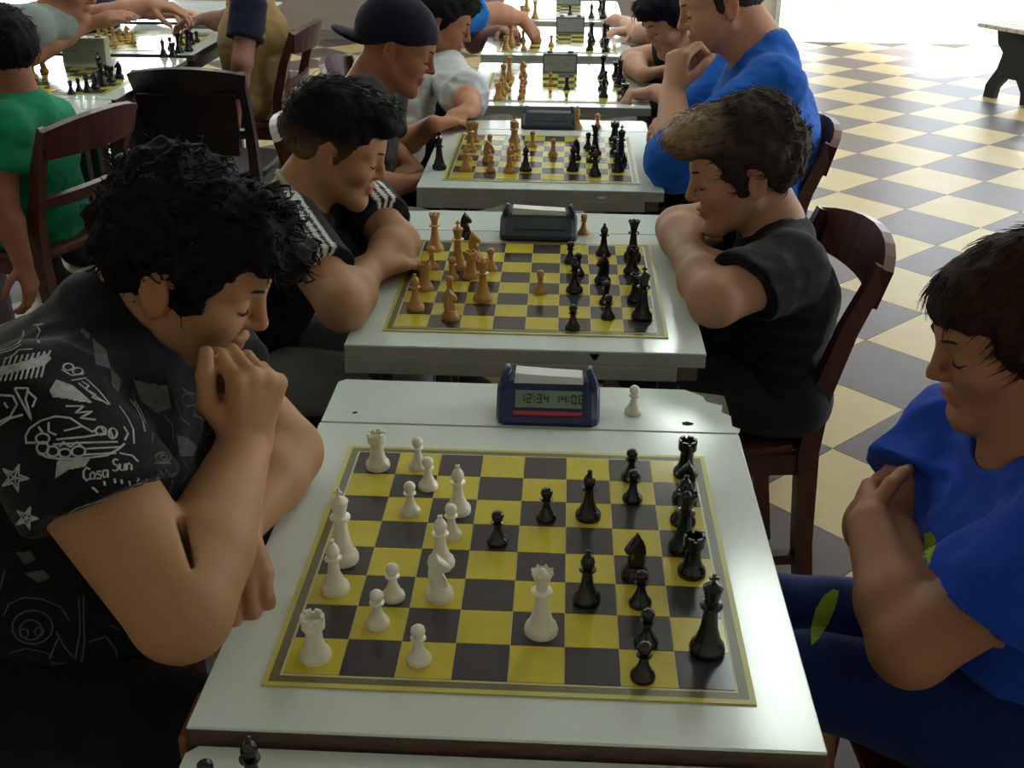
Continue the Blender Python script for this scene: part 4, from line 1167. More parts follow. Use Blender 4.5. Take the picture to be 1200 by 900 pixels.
def scatter_motifs(name, root, off, vf, bv, n, r, material, seed, skip):
    """the print continues over the parts of the garment turned away"""
    rnd = random.Random(seed); v, F = vf; nr_ = vert_normals(v, F); g = Geo()
    for _ in range(n):
        i = rnd.randrange(len(v)); p, nn = v[i], nr_[i]
        if skip(p, nn): continue
        t = unit(np.cross(nn, V(rnd.gauss(0, 1), rnd.gauss(0, 1), rnd.gauss(0, 1)))); b = np.cross(nn, t); k = rnd.choice('csz'); R0 = rnd.uniform(.010, .022); q = []
        if k == 'c': q = [(math.cos(a), math.sin(a)) for a in np.linspace(0, 6.28, 12)]
        elif k == 's': q = [(math.cos(a) * (1 if j % 2 else .45), math.sin(a) * (1 if j % 2 else .45)) for j, a in enumerate(np.linspace(0, 6.2832, 11))]
        else: q = [(-1 + .4 * j, (.5 if j % 2 else -.5)) for j in range(6)]
        pts = []
        for a, c in q:
            loc, n2, ix, ds = bv.find_nearest(Vector(p + (t * a + b * c) * R0)); pts.append(np.array(loc) + np.array(n2) * r * .2 - off)
        g.add(tube_geo(pts, r, 4, up=nn, flat=.45))
    if g.v: g.obj(name, material, root, kind='stuff')
# ---- man in the black printed shirt
fr = (V(.90, -.02, -.44), V(0, 0, 1), 0.0)
hc = head_from_ear(181, 345, .065, fr, .97, -1)
shR, shL = UY(48, 486, -.055), V(-.50, .29, .90)
elR = UZ(212, 716, .792); wrR = UY(287, 522, .02)
elL = UZ(335, 530, .785); wrL = UZ(272, 622, .770)
P1 = dict(H=dict(c=hc, frame=fr, s=.97, jaw=1.05, chin=.002, fat=.003, nose=.85), s=1.08, vox=.0042, ek=.006, pelvis=V(-.70, .10, .545), chest=V(-.575, .115, .80), neck=V(-.478, .12, .955),
    front=(.85, 0, -.5), tw=.172, td=.125, nr=.058, skin=(166, 126, 92), stubble=.5, creases=[(UY(206, 590, y_), UY(226, 668, y_), .0050, .0018) for y_ in np.arange(-.245, -.14, .004)],
    sides=[dict(sh=shR, el=elR, wr=wrR, sd=1, r=(.064, .051, .049, .030), sleeve=.47, cut=(-.1, .0, -.45), hand=dict(d=V(.24, .06, .97), n=V(-.66, .60, .1), list=[(1.25, 1.45, .8), (1.35, 1.45, .8), (1.42, 1.4, .8), (1.5, 1.3, .8)], s=.97, thumb=((.60, .50, .25), (.98, .10, .25), (.98, -.05, .25)))),
           dict(sh=shL, el=elL, wr=wrL, sd=-1, r=(.058, .046, .045, .029), sleeve=.55, hand=dict(d=UZ(282, 700, .75) - wrL, n=V(0, 0, -1), curls=(.25, .3, .2), s=.97))],
    shirt=dict(col=(17, 17, 22), o=.011, fold=.006, sleeve=.45, flare=.012, nk=.020, nkr=1.05, top=.020, vox=.0046,
        extra=[(V(-.485, .04, .86), V(-.515, .04, .62), .095, .115, .06), (V(-.475, .20, .86), V(-.515, .20, .62), .095, .115, .06)]),
    trousers=dict(col=(16, 16, 19)), legs=[(V(-.64, -.03, .53), V(-.33, -.12, .55), V(-.31, -.12, .10)), (V(-.64, .21, .53), V(-.30, .23, .55), V(-.30, .23, .10))],
    hair_col=(19, 17, 19), seed=3,
    hair=dict(th=.014, side=.95, line=[(-.13, -.078), (-.075, -.075), (-.045, -.050), (-.02, -.012), (.012, -.045), (.030, -.015), (.045, .022), (.065, .046), (.085, .052), (.105, .038), (.125, .030), (.15, .03)], rough=.012, freq=42, ext=.03, vox=.0042,
        blobs=[((.045, 0, .088), (.060, .070, .042)), ((.083, 0, .066), (.036, .058, .030)), ((-.05, 0, .055), (.066, .080, .070))], n=1100, len=.018, rad=.0027, curl=.008, lift=.22, comb=lambda q: V(.7, .2, -.2)),
)
p1, off1, sh1, toW1 = person('young man in black printed T-shirt with dark curly hair, fist against his mouth', P1)

# the white print of the shirt
M_PRINT = mat('shirt_print', srgb(172, 180, 180), .8, .15, noise=(150, .35))
M_PRINTD = mat('shirt_print_grey_shaded', srgb(92, 94, 92), .85, .15, noise=(150, .4))  # grey chest motifs; lower-shirt motifs share it, shade put into their colour
bv1 = bvh_of(sh1)
ST = []
ST += fill_px([(0, 430), (20, 426), (40, 420), (55, 415), (60, 420), (52, 428), (30, 433), (0, 440)])
for k in range(9): ST += [[(4 + 6.5 * k, 428 - k * 1.4), (7 + 6.5 * k, 419 - k * 1.0)], [(4 + 6 * k, 436 - k * 1.2), (0 + 6 * k, 447 - k * .6)]]
ST += [[(0, 411), (12, 408), (22, 402), (27, 394), (28, 388)], [(0, 414), (14, 410), (24, 404)], [(6, 421), (16, 416), (22, 410), (38, 409)], [(44, 382), (47, 388), (43, 396), (46, 402)], [(40, 381), (51, 380)]]
ST += [circle_px(80, 430, 6, 4), circle_px(91, 435, 6, 4), [(72, 433), (84, 440), (98, 438)]]
ST += fill_px([(58, 458), (66, 445), (85, 452), (100, 465), (108, 472), (92, 470), (78, 467), (62, 465)])
ST += [[(84, 446), (100, 443), (115, 457), (129, 474)], [(92, 449), (108, 462), (127, 474)], [(96, 447), (104, 452), (100, 456), (112, 462), (108, 466), (120, 470)]]
ST += [[(17, 455), (33, 455), (30, 468), (37, 492), (26, 472), (17, 455)], [(0, 463), (15, 464), (20, 474), (12, 488), (0, 494)], [(33, 459), (42, 467), (38, 477)], [(0, 498), (12, 490), (27, 486)], [(5, 472), (9, 478)]]
ST += [[(77, 476), (98, 476), (88, 484), (108, 482), (94, 490), (112, 492)]]
ST += [[(31, 520), (30, 511), (35, 502), (48, 493), (65, 488), (82, 490), (97, 500), (108, 506), (112, 504)], [(31, 519), (42, 519)], circle_px(50, 514, 8, 6), circle_px(50, 525, 7), circle_px(62, 529, 7, 6), circle_px(76, 531, 7, 5), circle_px(92, 529, 8, 6)]
ST += [[(57, 495), (57, 506), (66, 510)], [(45, 500), (50, 507)], [(75, 505), (95, 500)], [(66, 515), (100, 512), (122, 508)], [(62, 521), (98, 519), (138, 518)], [(100, 526), (140, 524)], [(98, 533), (136, 531)], [(118, 500), (124, 510)], [(128, 503), (133, 514)], [(45, 531), (56, 536), (72, 538), (100, 537), (125, 534), (138, 527), (146, 520)], circle_px(118, 505, 6, 5), circle_px(132, 508, 5, 6), [(70, 524), (74, 518), (82, 524), (90, 518), (96, 524)]]
ST += fill_px([(67, 541), (105, 538), (100, 546), (80, 550), (65, 560)])
for i_, ch_ in enumerate('Cosa'): ST += stroke_font(ch_, 97 + i_ * 7.2, 548 - i_ * 1.1, 15)
for i_, ch_ in enumerate('Sun'): ST += stroke_font(ch_, 131 + i_ * 8, 538 - i_ * .5, 14)
ST += [[(x_, y_ - 2), (x_ + 1, y_ + 3)] for x_, y_ in ((122, 566), (134, 563), (142, 564), (151, 566), (163, 564))] + [[(108, 571), (115, 577)], [(162, 560), (160, 568), (168, 566)]]
for cx_, cy_, r_ in ((17, 560, 17), (31, 607, 14)):
    a_ = [(cx_ + (r_ if j % 2 == 0 else r_ * .36) * math.sin(j * math.pi / 5 + .35), cy_ - (r_ if j % 2 == 0 else r_ * .36) * math.cos(j * math.pi / 5 + .35)) for j in range(11)]
    ST += [a_] + [[(cx_, cy_), a_[j]] for j in range(0, 10, 2)]
ST += [[(152, 468), (160, 478), (167, 492), (170, 506)], [(157, 470), (164, 480), (171, 496)], [(140, 476), (150, 490), (156, 503), (157, 520)], [(145, 500), (150, 508), (146, 516)], [(140, 531), (155, 534), (162, 541)]]
print_strokes('print', p1, off1, bv1, ST, .0011, M_PRINT)
SD = []
SD += fill_px([(108, 396), (124, 410), (129, 432), (112, 427)]) + fill_px([(96, 384), (106, 392), (104, 398), (94, 388)]) + fill_px([(130, 432), (142, 445), (138, 460), (131, 452)])
SD += fill_px([(156, 445), (176, 450), (196, 452), (200, 478), (184, 484), (165, 470)], 1.8)
SD += [[(193, 488), (202, 498), (203, 514)], [(170, 480), (180, 500), (178, 520)], circle_px(191, 536, 9, 6), circle_px(192, 536, 4, 3), [(181, 543), (201, 543)], [(187, 552), (194, 560), (190, 572), (200, 586)], [(196, 550), (202, 566), (198, 580)]]
SD += fill_px([(207, 510), (220, 513), (231, 524), (226, 535), (210, 534)], 1.8) + [[(215, 540), (222, 552), (212, 566)], [(236, 520), (246, 536), (238, 550)], circle_px(243, 500, 6, 10), [(214, 455), (230, 470), (226, 486), (240, 492)], circle_px(222, 468, 9, 8), [(206, 470), (212, 490), (222, 498)], [(222, 590), (218, 604), (226, 612)]]
SD += fill_px([(18, 647), (36, 646), (42, 656), (30, 661)]) + fill_px([(29, 672), (50, 668), (59, 677), (45, 683)])
SD += [circle_px(38, 735, 24, 20), circle_px(36, 738, 13, 12), [(4, 722), (10, 708), (28, 700), (50, 702), (72, 712), (82, 728)], [(98, 697), (98, 724), (99, 752), (96, 775), (80, 796), (60, 808), (34, 816), (8, 818)], [(92, 700), (94, 740), (88, 772)], [(12, 765), (30, 760), (52, 764), (62, 770)], [(10, 790), (28, 796), (46, 792), (54, 780)], circle_px(43, 792, 8, 6), [(104, 752), (124, 746), (136, 762), (138, 776), (130, 786), (118, 793)], [(66, 740), (74, 756), (86, 770)], [(58, 772), (68, 748)], [(14, 849), (30, 842), (50, 830), (82, 812)], [(42, 842), (58, 828), (78, 818)], [(0, 690), (6, 668)], [(20, 800), (10, 812)], [(128, 732), (140, 738)], [(150, 748), (160, 752)], [(158, 776), (166, 772)], circle_px(28, 742, 5), circle_px(46, 740, 5)]
SD += fill_px([(60, 775), (88, 778), (76, 798), (66, 796)], 1.8)
print_strokes('print', p1, off1, bv1, SD, .0010, M_PRINTD)
def skip1(p, n_): 
    a, b = project(p); return (np.dot(n_, CAM_LOC - p) > 0.15 and -20 < a < 330)
scatter_motifs('print', p1, off1, sh1, bv1, 260, .0011, M_PRINT, 5, skip1)
# ---- boy in bright blue shirt with crossed arms (table 1, right)
def short_line(front=.085, fz=.052): return [(-.13, -.070), (-.080, -.068), (-.048, -.040), (-.022, -.004), (.010, -.030), (.026, .000), (.045, .030), (.065, fz - .004), (front, fz), (.12, fz)]
fr = (V(-.95, -.02, -.27), V(0, 0, 1), 0.0)
hc = head_from_ear(1236, 428, .06, fr, .93, 1)
shN = UY(1246, 645, -.06); shF = V(.562, .245, .785)
elN = UY(1066, 758, -.06); elF = UY(1028, 618, .165)
wrN = UY(1018, 615, .09); wrF = UY(1082, 700, .0)
def paint_logo(v, col, j):
    return col
R1 = dict(H=dict(c=hc, frame=fr, s=.95, jaw=.92, fat=.002, nose=.9), s=.92, vox=.0042, pelvis=V(.675, .07, .53), chest=V(.63, .085, .70), neck=V(.602, .10, .848),
    front=(-.93, 0, -.3), tw=.160, td=.112, nr=.050, skin=(158, 114, 86),
    sides=[dict(sh=shN, el=elN, wr=wrN, sd=-1, r=(.047, .043, .041, .026), sleeve=.54, cut=(.0, 0, -.35), hand=dict(d=V(.15, .9, -.15), n=V(.9, -.1, -.2), curls=(.5, .6, .4), s=.82)),
           dict(sh=shF, el=elF, wr=wrF, sd=1, r=(.045, .040, .038, .025), sleeve=.55, hand=dict(d=V(.55, -.45, -.05), n=V(.55, .60, .1), curls=(.6, .8, .5), s=.82))],
    shirt=dict(col=(20, 66, 172), o=.012, fold=.010, flare=.020, extra=[(V(.565, .05, .715), V(.590, .05, .62), .072, .085, .05), (V(.565, .14, .715), V(.590, .14, .62), .07, .085, .05)], nk=-.005, nkr=1.28, vox=.0046),
    trousers=dict(col=(22, 40, 96), short=True), legs=[(V(.60, -.02, .52), V(.36, .05, .535), V(.38, .05, .10)), (V(.60, .15, .52), V(.34, .17, .535), V(.38, .17, .10))],
    hair_col=(46, 32, 26), seed=5,
    hair=dict(th=.011, side=.85, line=[(-.13, -.075), (-.075, -.07), (-.045, -.05), (-.02, -.03), (.012, -.045), (.032, -.030), (.048, .012), (.062, .030), (.085, .032), (.10, .030), (.125, .028)], rough=.005, freq=40, ext=.02, vox=.0042,
        blobs=[((.046, 0, .056), (.043, .060, .038))], n=1500, len=.034, rad=.0013, curl=.001, lift=.05, jit=.10, mz=.03, comb=lambda q: V(.8, .25, -.6)))
r1, offr1, shr1, toWr1 = person('boy in bright blue T-shirt sitting with crossed arms, brown fringe over forehead', R1)

M_LIME = mat('lime_print', srgb(150, 176, 40), .7, .15, noise=(120, .2))
bvr = bvh_of(shr1)
EM = fill_px([(1082, 626), (1090, 624), (1096, 630), (1097, 640), (1092, 650), (1090, 660), (1088, 674), (1084, 668), (1083, 656), (1080, 648), (1076, 640), (1080, 638), (1083, 642), (1084, 634)], 1.2)
print_strokes('emblem', r1, offr1, bvr, EM, .0010, M_LIME)
bvt = bvh_of(TROUSER_MESH['boy in bright blue T-shirt sitting with crossed arms, brown fringe over forehead'])
LF = fill_px([(951, 756), (950, 738), (956, 714), (966, 698), (976, 691), (983, 692), (980, 708), (972, 728), (960, 748)], 1.2)
print_strokes('leaf_print', [c for c in r1.parent.children if c.name.startswith('shorts')][0], offr1, bvt, LF, .0010, M_LIME)

# ---- boy in black tracksuit with white stripes (table 2, left)
fr = (V(.93, .02, -.34), V(0, 0, 1), 0.0)
hc = head_from_ear(380, 186, .915, fr, .92, -1)
shN, shF = UY(338, 268, .835), V(-.40, 1.13, .845)
elN = UZ(402, 358, .778); wrN = UZ(432, 318, .772); elF = UZ(466, 285, .775); wrF = UZ(440, 310, .775)
def paint_tracksuit(v, col, j):
    wh = lin((205, 208, 205))
    for A in j['sides']:
        for a, b in ((j['nb'], A['sh']), (A['sh'], A['el'])):
            ab = np.asarray(b) - a; t = np.clip((v - a) @ ab / (ab @ ab), 0, 1); c = a + t[:, None] * ab; r = v - c
            ax = unit(ab); up = V(0, 0, 1) - ax * ax[2]; up = unit(up); sd = np.cross(ax, up)
            ang = np.arctan2(r @ sd, r @ up) * .062
            near = (np.linalg.norm(r, axis=1) < .085) & (r @ up > 0.01)
            for o_ in (-.016, 0.0, .016): col[near & (np.abs(ang - o_) < .0042)] = wh
    return col
L2 = dict(H=dict(c=hc, frame=fr, s=.92, jaw=.93, fat=.002, nose=.8), s=.9, vox=.0052, pelvis=V(-.62, .95, .53), chest=V(-.535, .965, .725), neck=V(-.470, .965, .865),
    front=(.9, 0, -.4), tw=.155, td=.112, nr=.050, skin=(166, 126, 94),
    sides=[dict(sh=shN, el=elN, wr=wrN, sd=1, r=(.047, .042, .040, .027), sleeve=.62, cut=(0, 0, -.2), hand=dict(d=V(.5, .55, 0), n=V(0, .1, -1), curls=(.3, .4, .3), s=.85)),
           dict(sh=shF, el=elF, wr=wrF, sd=-1, r=(.047, .041, .039, .026), sleeve=.72, hand=dict(d=V(-.45, -.3, 0), n=V(0, .1, -1), curls=(.5, .6, .4), s=.75))],
    shirt=dict(col=(18, 20, 27), o=.011, fold=.005, flare=.012, nk=.004, nkr=1.15, vox=.0045, collar=(170, 172, 168), paint=paint_tracksuit),
    trousers=dict(col=(126, 134, 134)), legs=[(V(-.58, .87, .52), V(-.28, .84, .54), V(-.28, .84, .10)), (V(-.58, 1.05, .52), V(-.28, 1.08, .54), V(-.28, 1.08, .10))],
    hair_col=(22, 21, 24), seed=7,
    hair=dict(th=.013, side=.25, line=short_line(.088, .056), rough=.004, freq=50, ext=.02, vox=.0048, fade=(.035, .35),
        blobs=[((.030, 0, .090), (.075, .060, .036)), ((.080, 0, .078), (.036, .046, .022)), ((-.03, 0, .07), (.07, .068, .055))], n=900, len=.022, rad=.0012, curl=.002, lift=.2, comb=lambda q: V(1, 0, .1), mz=.05))
person('boy in black tracksuit top with white shoulder stripes, short dark hair, leaning on forearms', L2)

# ---- boy with blond-tipped hair in dark T-shirt (table 2, right)
fr = (V(-.95, -.05, -.26), V(0, 0, 1), 0.0)
hc = head_from_ear(888, 216, .915, fr, 1.0, 1)
shN, shF = UY(925, 315, .825), V(.44, 1.15, .80)
elN = UZ(838, 352, .778); wrN = UZ(800, 290, .775); elF = UZ(795, 268, .778); wrF = UZ(806, 296, .782)
def paint_stripes(v, col, j):
    s_ = np.abs(((v[:, 2] + .15 * v[:, 0]) * 26) % 1 - .5) < .16
    col[s_] = col[s_] * 1.9
    return col
R2 = dict(H=dict(c=hc, frame=fr, s=1.0, jaw=.95, nose=.95), s=.93, vox=.005, pelvis=V(.452, .96, .53), chest=V(.458, .975, .69), neck=V(.445, .985, .835),
    front=(-.93, 0, -.3), tw=.158, td=.098, nr=.050, skin=(180, 140, 114),
    sides=[dict(sh=shN, el=elN, wr=wrN, sd=-1, r=(.050, .044, .042, .028), sleeve=.62, cut=(.1, 0, -.3), hand=dict(d=V(.1, .8, .1), n=V(.3, 0, -1), curls=(.3, .4, .3), s=.9)),
           dict(sh=shF, el=elF, wr=wrF, sd=1, r=(.049, .043, .041, .028), sleeve=.60, hand=dict(d=V(.5, -.5, .0), n=V(0, .1, -1), curls=(.3, .4, .3), s=.9))],
    shirt=dict(col=(20, 22, 31), o=.012, fold=.005, flare=.014, nk=-.002, nkr=1.2, vox=.0048, paint=paint_stripes),
    trousers=dict(col=(40, 42, 50)), legs=[(V(.49, .87, .52), V(.22, .86, .54), V(.24, .86, .10)), (V(.49, 1.05, .52), V(.22, 1.06, .54), V(.24, 1.06, .10))],
    hair_col=(56, 48, 44), seed=11,
    hair=dict(th=.018, side=.75, line=[(-.13, -.075), (-.08, -.070), (-.048, -.045), (-.022, -.008), (.010, -.045), (.028, -.020), (.045, .024), (.065, .046), (.088, .052), (.13, .052)], rough=.008, freq=45, ext=.03, vox=.0048,
        blobs=[((.055, 0, .092), (.062, .062, .034)), ((.092, 0, .078), (.036, .050, .026)), ((-.03, 0, .08), (.07, .068, .050))], n=1300, len=.028, rad=.0018, curl=.004, lift=.15, jit=.2, comb=lambda q: V(1, .1, .1),
        tip=((168, 148, 120), lambda q: float(np.clip((q[0] - .01) / .08, 0, 1) * np.clip((q[2] - .05) / .05, 0, 1)))))
person('boy in dark striped T-shirt with blond-tipped hair, forearms folded on the table', R2)

# ---- man in blue long-sleeved shirt (table 3, right)
fr = (V(-.93, -.05, -.32), V(0, 0, 1), 0.0)
hc = head_from_ear(858, 10, 1.84, fr, 1.06, 1)
shN, shF = UY(905, 105, 1.72), V(.52, 2.10, .93)
elN = UZ(792, 190, .79); wrN = UY(788, 108, 1.78); elF = UZ(800, 150, .79); wrF = V(.34, 1.93, .82)
R3 = dict(H=dict(c=hc, frame=fr, s=1.06, jaw=1.05, fat=.004), s=1.08, vox=.006, pelvis=V(.555, 1.88, .55), chest=V(.555, 1.90, .80), neck=V(.545, 1.90, .985),
    front=(-.93, 0, -.35), tw=.185, td=.114, nr=.060, skin=(200, 152, 126), stubble=.4,
    sides=[dict(sh=shN, el=elN, wr=wrN, sd=-1, r=(.062, .052, .046, .032), sleeve=1.22, hand=dict(d=V(.12, .12, .95), n=V(.75, .5, .1), list=[(.9, 1.2, .6), (1.1, 1.3, .7), (1.2, 1.3, .7), (1.3, 1.3, .7)], s=1.05, thumb=((.6, .5, .4), (.8, .1, .6), (.7, -.1, .8)))),
           dict(sh=shF, el=elF, wr=wrF, sd=1, r=(.060, .050, .044, .030), sleeve=1.3, hand=dict(d=V(-.3, -.6, .0), n=V(.1, 0, -1), s=1.0))],
    shirt=dict(col=(18, 92, 190), o=.014, fold=.007, nk=.022, nkr=1.08, top=.012, vox=.006),
    trousers=dict(col=(26, 28, 36)), legs=[(V(.58, 1.78, .54), V(.27, 1.76, .55), V(.28, 1.76, .10)), (V(.58, 2.0, .54), V(.27, 2.02, .55), V(.28, 2.02, .10))],
    hair_col=(58, 50, 50), seed=13,
    hair=dict(th=.010, side=.6, line=[(-.13, -.060), (-.080, -.060), (-.048, -.035), (-.022, -.004), (.010, -.040), (.024, .000), (.030, .045), (.050, .066), (.075, .080), (.12, .09)], rough=.004, freq=55, ext=.01, vox=.006, n=300, len=.018, rad=.0016, curl=.002, comb=lambda q: V(-.6, 0, -.4)))
person('man in blue long-sleeved shirt resting his chin on his hand', R3)

# ---- boy in dark cap (table 3, left)
fr = (V(.92, .02, -.38), V(0, 0, 1), 0.0)
hc = head_from_ear(456, 62, 1.80, fr, .98, -1)
shN, shF = UY(425, 120, 1.72), V(-.46, 2.02, .87)
elN = UY(432, 222, 1.70); wrN = V(-.38, 1.80, .66); elF = V(-.47, 2.06, .68); wrF = V(-.37, 1.93, .66)
L3 = dict(H=dict(c=hc, frame=fr, s=.98, jaw=.95, fat=.001), s=.96, vox=.006, pelvis=V(-.57, 1.85, .53), chest=V(-.53, 1.86, .76), neck=V(-.485, 1.86, .895),
    front=(.9, 0, -.4), tw=.160, td=.115, nr=.052, skin=(168, 116, 90),
    sides=[dict(sh=shN, el=elN, wr=wrN, sd=1, r=(.050, .043, .040, .027), sleeve=.7, hand=dict(d=V(.5, .5, 0), n=V(0, 0, -1), s=.92)),
           dict(sh=shF, el=elF, wr=wrF, sd=-1, r=(.048, .041, .039, .026), sleeve=.7, hand=dict(d=V(-.4, -.5, 0), n=V(0, 0, -1), s=.92))],
    shirt=dict(col=(50, 52, 54), o=.012, fold=.006, nk=.002, nkr=1.18, vox=.006),
    trousers=dict(col=(40, 42, 50)), legs=[(V(-.58, 1.76, .52), V(-.30, 1.75, .54), V(-.30, 1.75, .10)), (V(-.58, 1.95, .52), V(-.30, 1.96, .54), V(-.30, 1.96, .10))],
    hair_col=(24, 26, 44), seed=17,
    hair=dict(name='cap', mat=M_CLOTH, th=.016, side=.8, line=[(-.13, -.030), (-.09, -.030), (-.05, -.006), (-.02, .012), (.02, .020), (.05, .030), (.085, .038), (.13, .04)], rough=.002, freq=20, ext=.10, vox=.006,
        blobs=[((-.122, 0, -.022), (.060, .060, .009)), ((-.03, 0, .075), (.08, .072, .052))], bk=.008))
person('boy in dark backwards cap and charcoal T-shirt looking down at the board', L3)

# ---- boy in white shirt (table 4, left)
fr = (V(.93, .0, -.34), V(0, 0, 1), 0.0)
hc = head_from_ear(510, 30, 2.58, fr, .95, -1)
shN, shF = UY(478, 90, 2.50), V(-.44, 2.86, .83)
elN = UY(468, 172, 2.40); wrN = UZ(508, 146, .768); elF = UZ(545, 112, .775); wrF = UZ(552, 128, .772)
L4 = dict(H=dict(c=hc, frame=fr, s=.95, jaw=.93), s=.93, vox=.007, pelvis=V(-.57, 2.68, .53), chest=V(-.53, 2.69, .74), neck=V(-.475, 2.68, .862),
    front=(.9, 0, -.4), tw=.160, td=.118, nr=.050, skin=(178, 126, 98),
    sides=[dict(sh=shN, el=elN, wr=wrN, sd=1, r=(.047, .042, .038, .027), sleeve=1.15, hand=dict(d=V(.5, .5, 0), n=V(0, 0, -1), s=.8)),
           dict(sh=shF, el=elF, wr=wrF, sd=-1, r=(.046, .041, .038, .026), sleeve=1.12, hand=dict(d=V(-.2, -.5, 0), n=V(0, 0, -1), s=.9))],
    shirt=dict(col=(196, 200, 204), o=.024, fold=.011, nk=.0, nkr=1.2, vox=.007),
    trousers=dict(col=(34, 40, 66)), legs=[(V(-.58, 2.58, .52), V(-.30, 2.57, .54), V(-.30, 2.57, .10)), (V(-.58, 2.78, .52), V(-.30, 2.79, .54), V(-.30, 2.79, .10))],
    hair_col=(30, 26, 26), seed=19,
    hair=dict(th=.018, side=.85, line=short_line(.085, .050), rough=.007, freq=40, ext=.02, vox=.007, blobs=[((.06, 0, .08), (.05, .06, .03))], n=300, len=.025, rad=.002, comb=lambda q: V(1, 0, -.2)))
person('boy in loose white shirt with dark hair, bent over his board', L4)

# ---- boy in bright blue shirt reaching across (table 5, left)
fr = (V(.93, .0, -.30), V(0, 0, 1), 0.0)
hcx = V(-.42, 3.62, 1.02)
shN, shF = UY(540, 18, 3.40), V(-.42, 3.80, .88)
elN = UY(582, 15, 3.52); wrN = UY(612, 22, 3.62); elF = V(-.36, 3.85, .70); wrF = V(-.22, 3.75, .775)
L5 = dict(H=dict(c=hcx, frame=fr, s=.97), s=.95, vox=.008, pelvis=V(-.58, 3.60, .53), chest=V(-.50, 3.60, .76), neck=V(-.45, 3.61, .89),
    front=(.9, 0, -.3), tw=.158, td=.098, nr=.050, skin=(180, 128, 104),
    sides=[dict(sh=shN, el=elN, wr=wrN, sd=1, r=(.046, .041, .037, .026), sleeve=.5, hand=dict(d=V(.6, .1, -.75), n=V(-.4, .4, -.5), curls=(.5, .5, .3), s=.95)),
           dict(sh=shF, el=elF, wr=wrF, sd=-1, r=(.046, .041, .037, .026), sleeve=.7, hand=dict(d=V(.2, -.5, 0), n=V(0, 0, -1), s=.9))],
    shirt=dict(col=(26, 110, 186), o=.013, fold=.006, vox=.008),
    trousers=dict(col=(26, 30, 52)), legs=[(V(-.54, 3.5, .52), V(-.30, 3.49, .54), V(-.30, 3.49, .10)), (V(-.54, 3.7, .52), V(-.30, 3.71, .54), V(-.30, 3.71, .10))],
    hair_col=(28, 24, 26), seed=23, hair=dict(th=.016, line=short_line(), rough=.006, vox=.008))
person('boy in bright blue T-shirt reaching over his board to move a piece', L5)

# ---- dark-haired boy leaning on the table (table 4, right)
fr = (V(-.80, -.35, -.48), V(0, 0, 1), 0.0)
hc = head_from_ear(805, 25, 2.60, fr, .97, 1)
shN, shF = UY(812, 85, 2.52), V(.46, 2.88, .85)
elN = UZ(800, 118, .775); wrN = UZ(768, 108, .772); elF = UZ(740, 72, .778); wrF = UZ(752, 88, .78)
R4 = dict(H=dict(c=hc, frame=fr, s=.97), s=.93, vox=.007, pelvis=V(.60, 2.70, .53), chest=V(.54, 2.70, .74), neck=V(.475, 2.69, .865),
    front=(-.9, 0, -.4), tw=.155, td=.112, nr=.048, skin=(196, 150, 126),
    sides=[dict(sh=shN, el=elN, wr=wrN, sd=-1, r=(.046, .041, .038, .027), sleeve=.7, hand=dict(d=V(-.9, -.1, -.05), n=V(.05, -.1, -1), curls=(.9, 1.2, .8), s=.9)),
           dict(sh=shF, el=elF, wr=wrF, sd=1, r=(.047, .043, .041, .027), sleeve=.5, hand=dict(d=V(.6, -.2, .2), n=V(0, 0, -1), curls=(.5, .6, .4), s=.9))],
    shirt=dict(col=(22, 46, 46), o=.012, fold=.006, vox=.007),
    trousers=dict(col=(34, 36, 44)), legs=[(V(.56, 2.6, .52), V(.28, 2.59, .54), V(.28, 2.59, .10)), (V(.56, 2.8, .52), V(.28, 2.81, .54), V(.28, 2.81, .10))],
    hair_col=(24, 22, 34), seed=29, hair=dict(th=.020, side=.85, line=[(-.13, -.075), (-.08, -.07), (-.048, -.045), (-.02, -.01), (.012, -.04), (.03, -.01), (.05, .024), (.08, .040), (.13, .04)], rough=.006, vox=.007, blobs=[((.06, 0, .07), (.048, .06, .036))], n=300, len=.03, rad=.002, comb=lambda q: V(1, 0, -.5)))
person('dark-haired boy in dark green shirt leaning over the table beyond the man in blue', R4)

# ---- player beyond (table 5, right)
R5 = dict(H=dict(c=V(.50, 3.70, 1.03), frame=(V(-.93, 0, -.3), V(0, 0, 1), 0), s=.96), s=.93, vox=.009, pelvis=V(.60, 3.66, .53), chest=V(.56, 3.66, .75), neck=V(.52, 3.67, .885),
    front=(-.9, 0, -.3), tw=.155, td=.112, nr=.048, skin=(204, 158, 136),
    sides=[dict(sh=V(.55, 3.52, .84), el=UZ(752, 40, .78), wr=UZ(733, 26, .78), sd=-1, r=(.046, .041, .038, .027), sleeve=.6, hand=dict(d=V(-.5, .5, .1), n=V(0, .3, -1), curls=(.6, .8, .5), s=.9)),
           dict(sh=V(.52, 3.84, .84), el=V(.36, 3.86, .78), wr=V(.30, 3.72, .78), sd=1, sleeve=.6, r=(.046, .041, .038, .027), hand=dict(d=V(-.5, -.3, 0), n=V(0, 0, -1), s=.9))],
    shirt=dict(col=(50, 70, 170), o=.012, fold=.005, vox=.009), trousers=dict(col=(34, 36, 44)), legs=[(V(.56, 3.56, .52), V(.28, 3.55, .54), V(.28, 3.55, .10)), (V(.56, 3.76, .52), V(.28, 3.77, .54), V(.28, 3.77, .10))],
    hair_col=(40, 32, 30), seed=31, hair=dict(th=.016, line=short_line(), rough=.006, vox=.009))
person('player in violet-blue shirt facing the reaching boy, one hand on the table', R5)
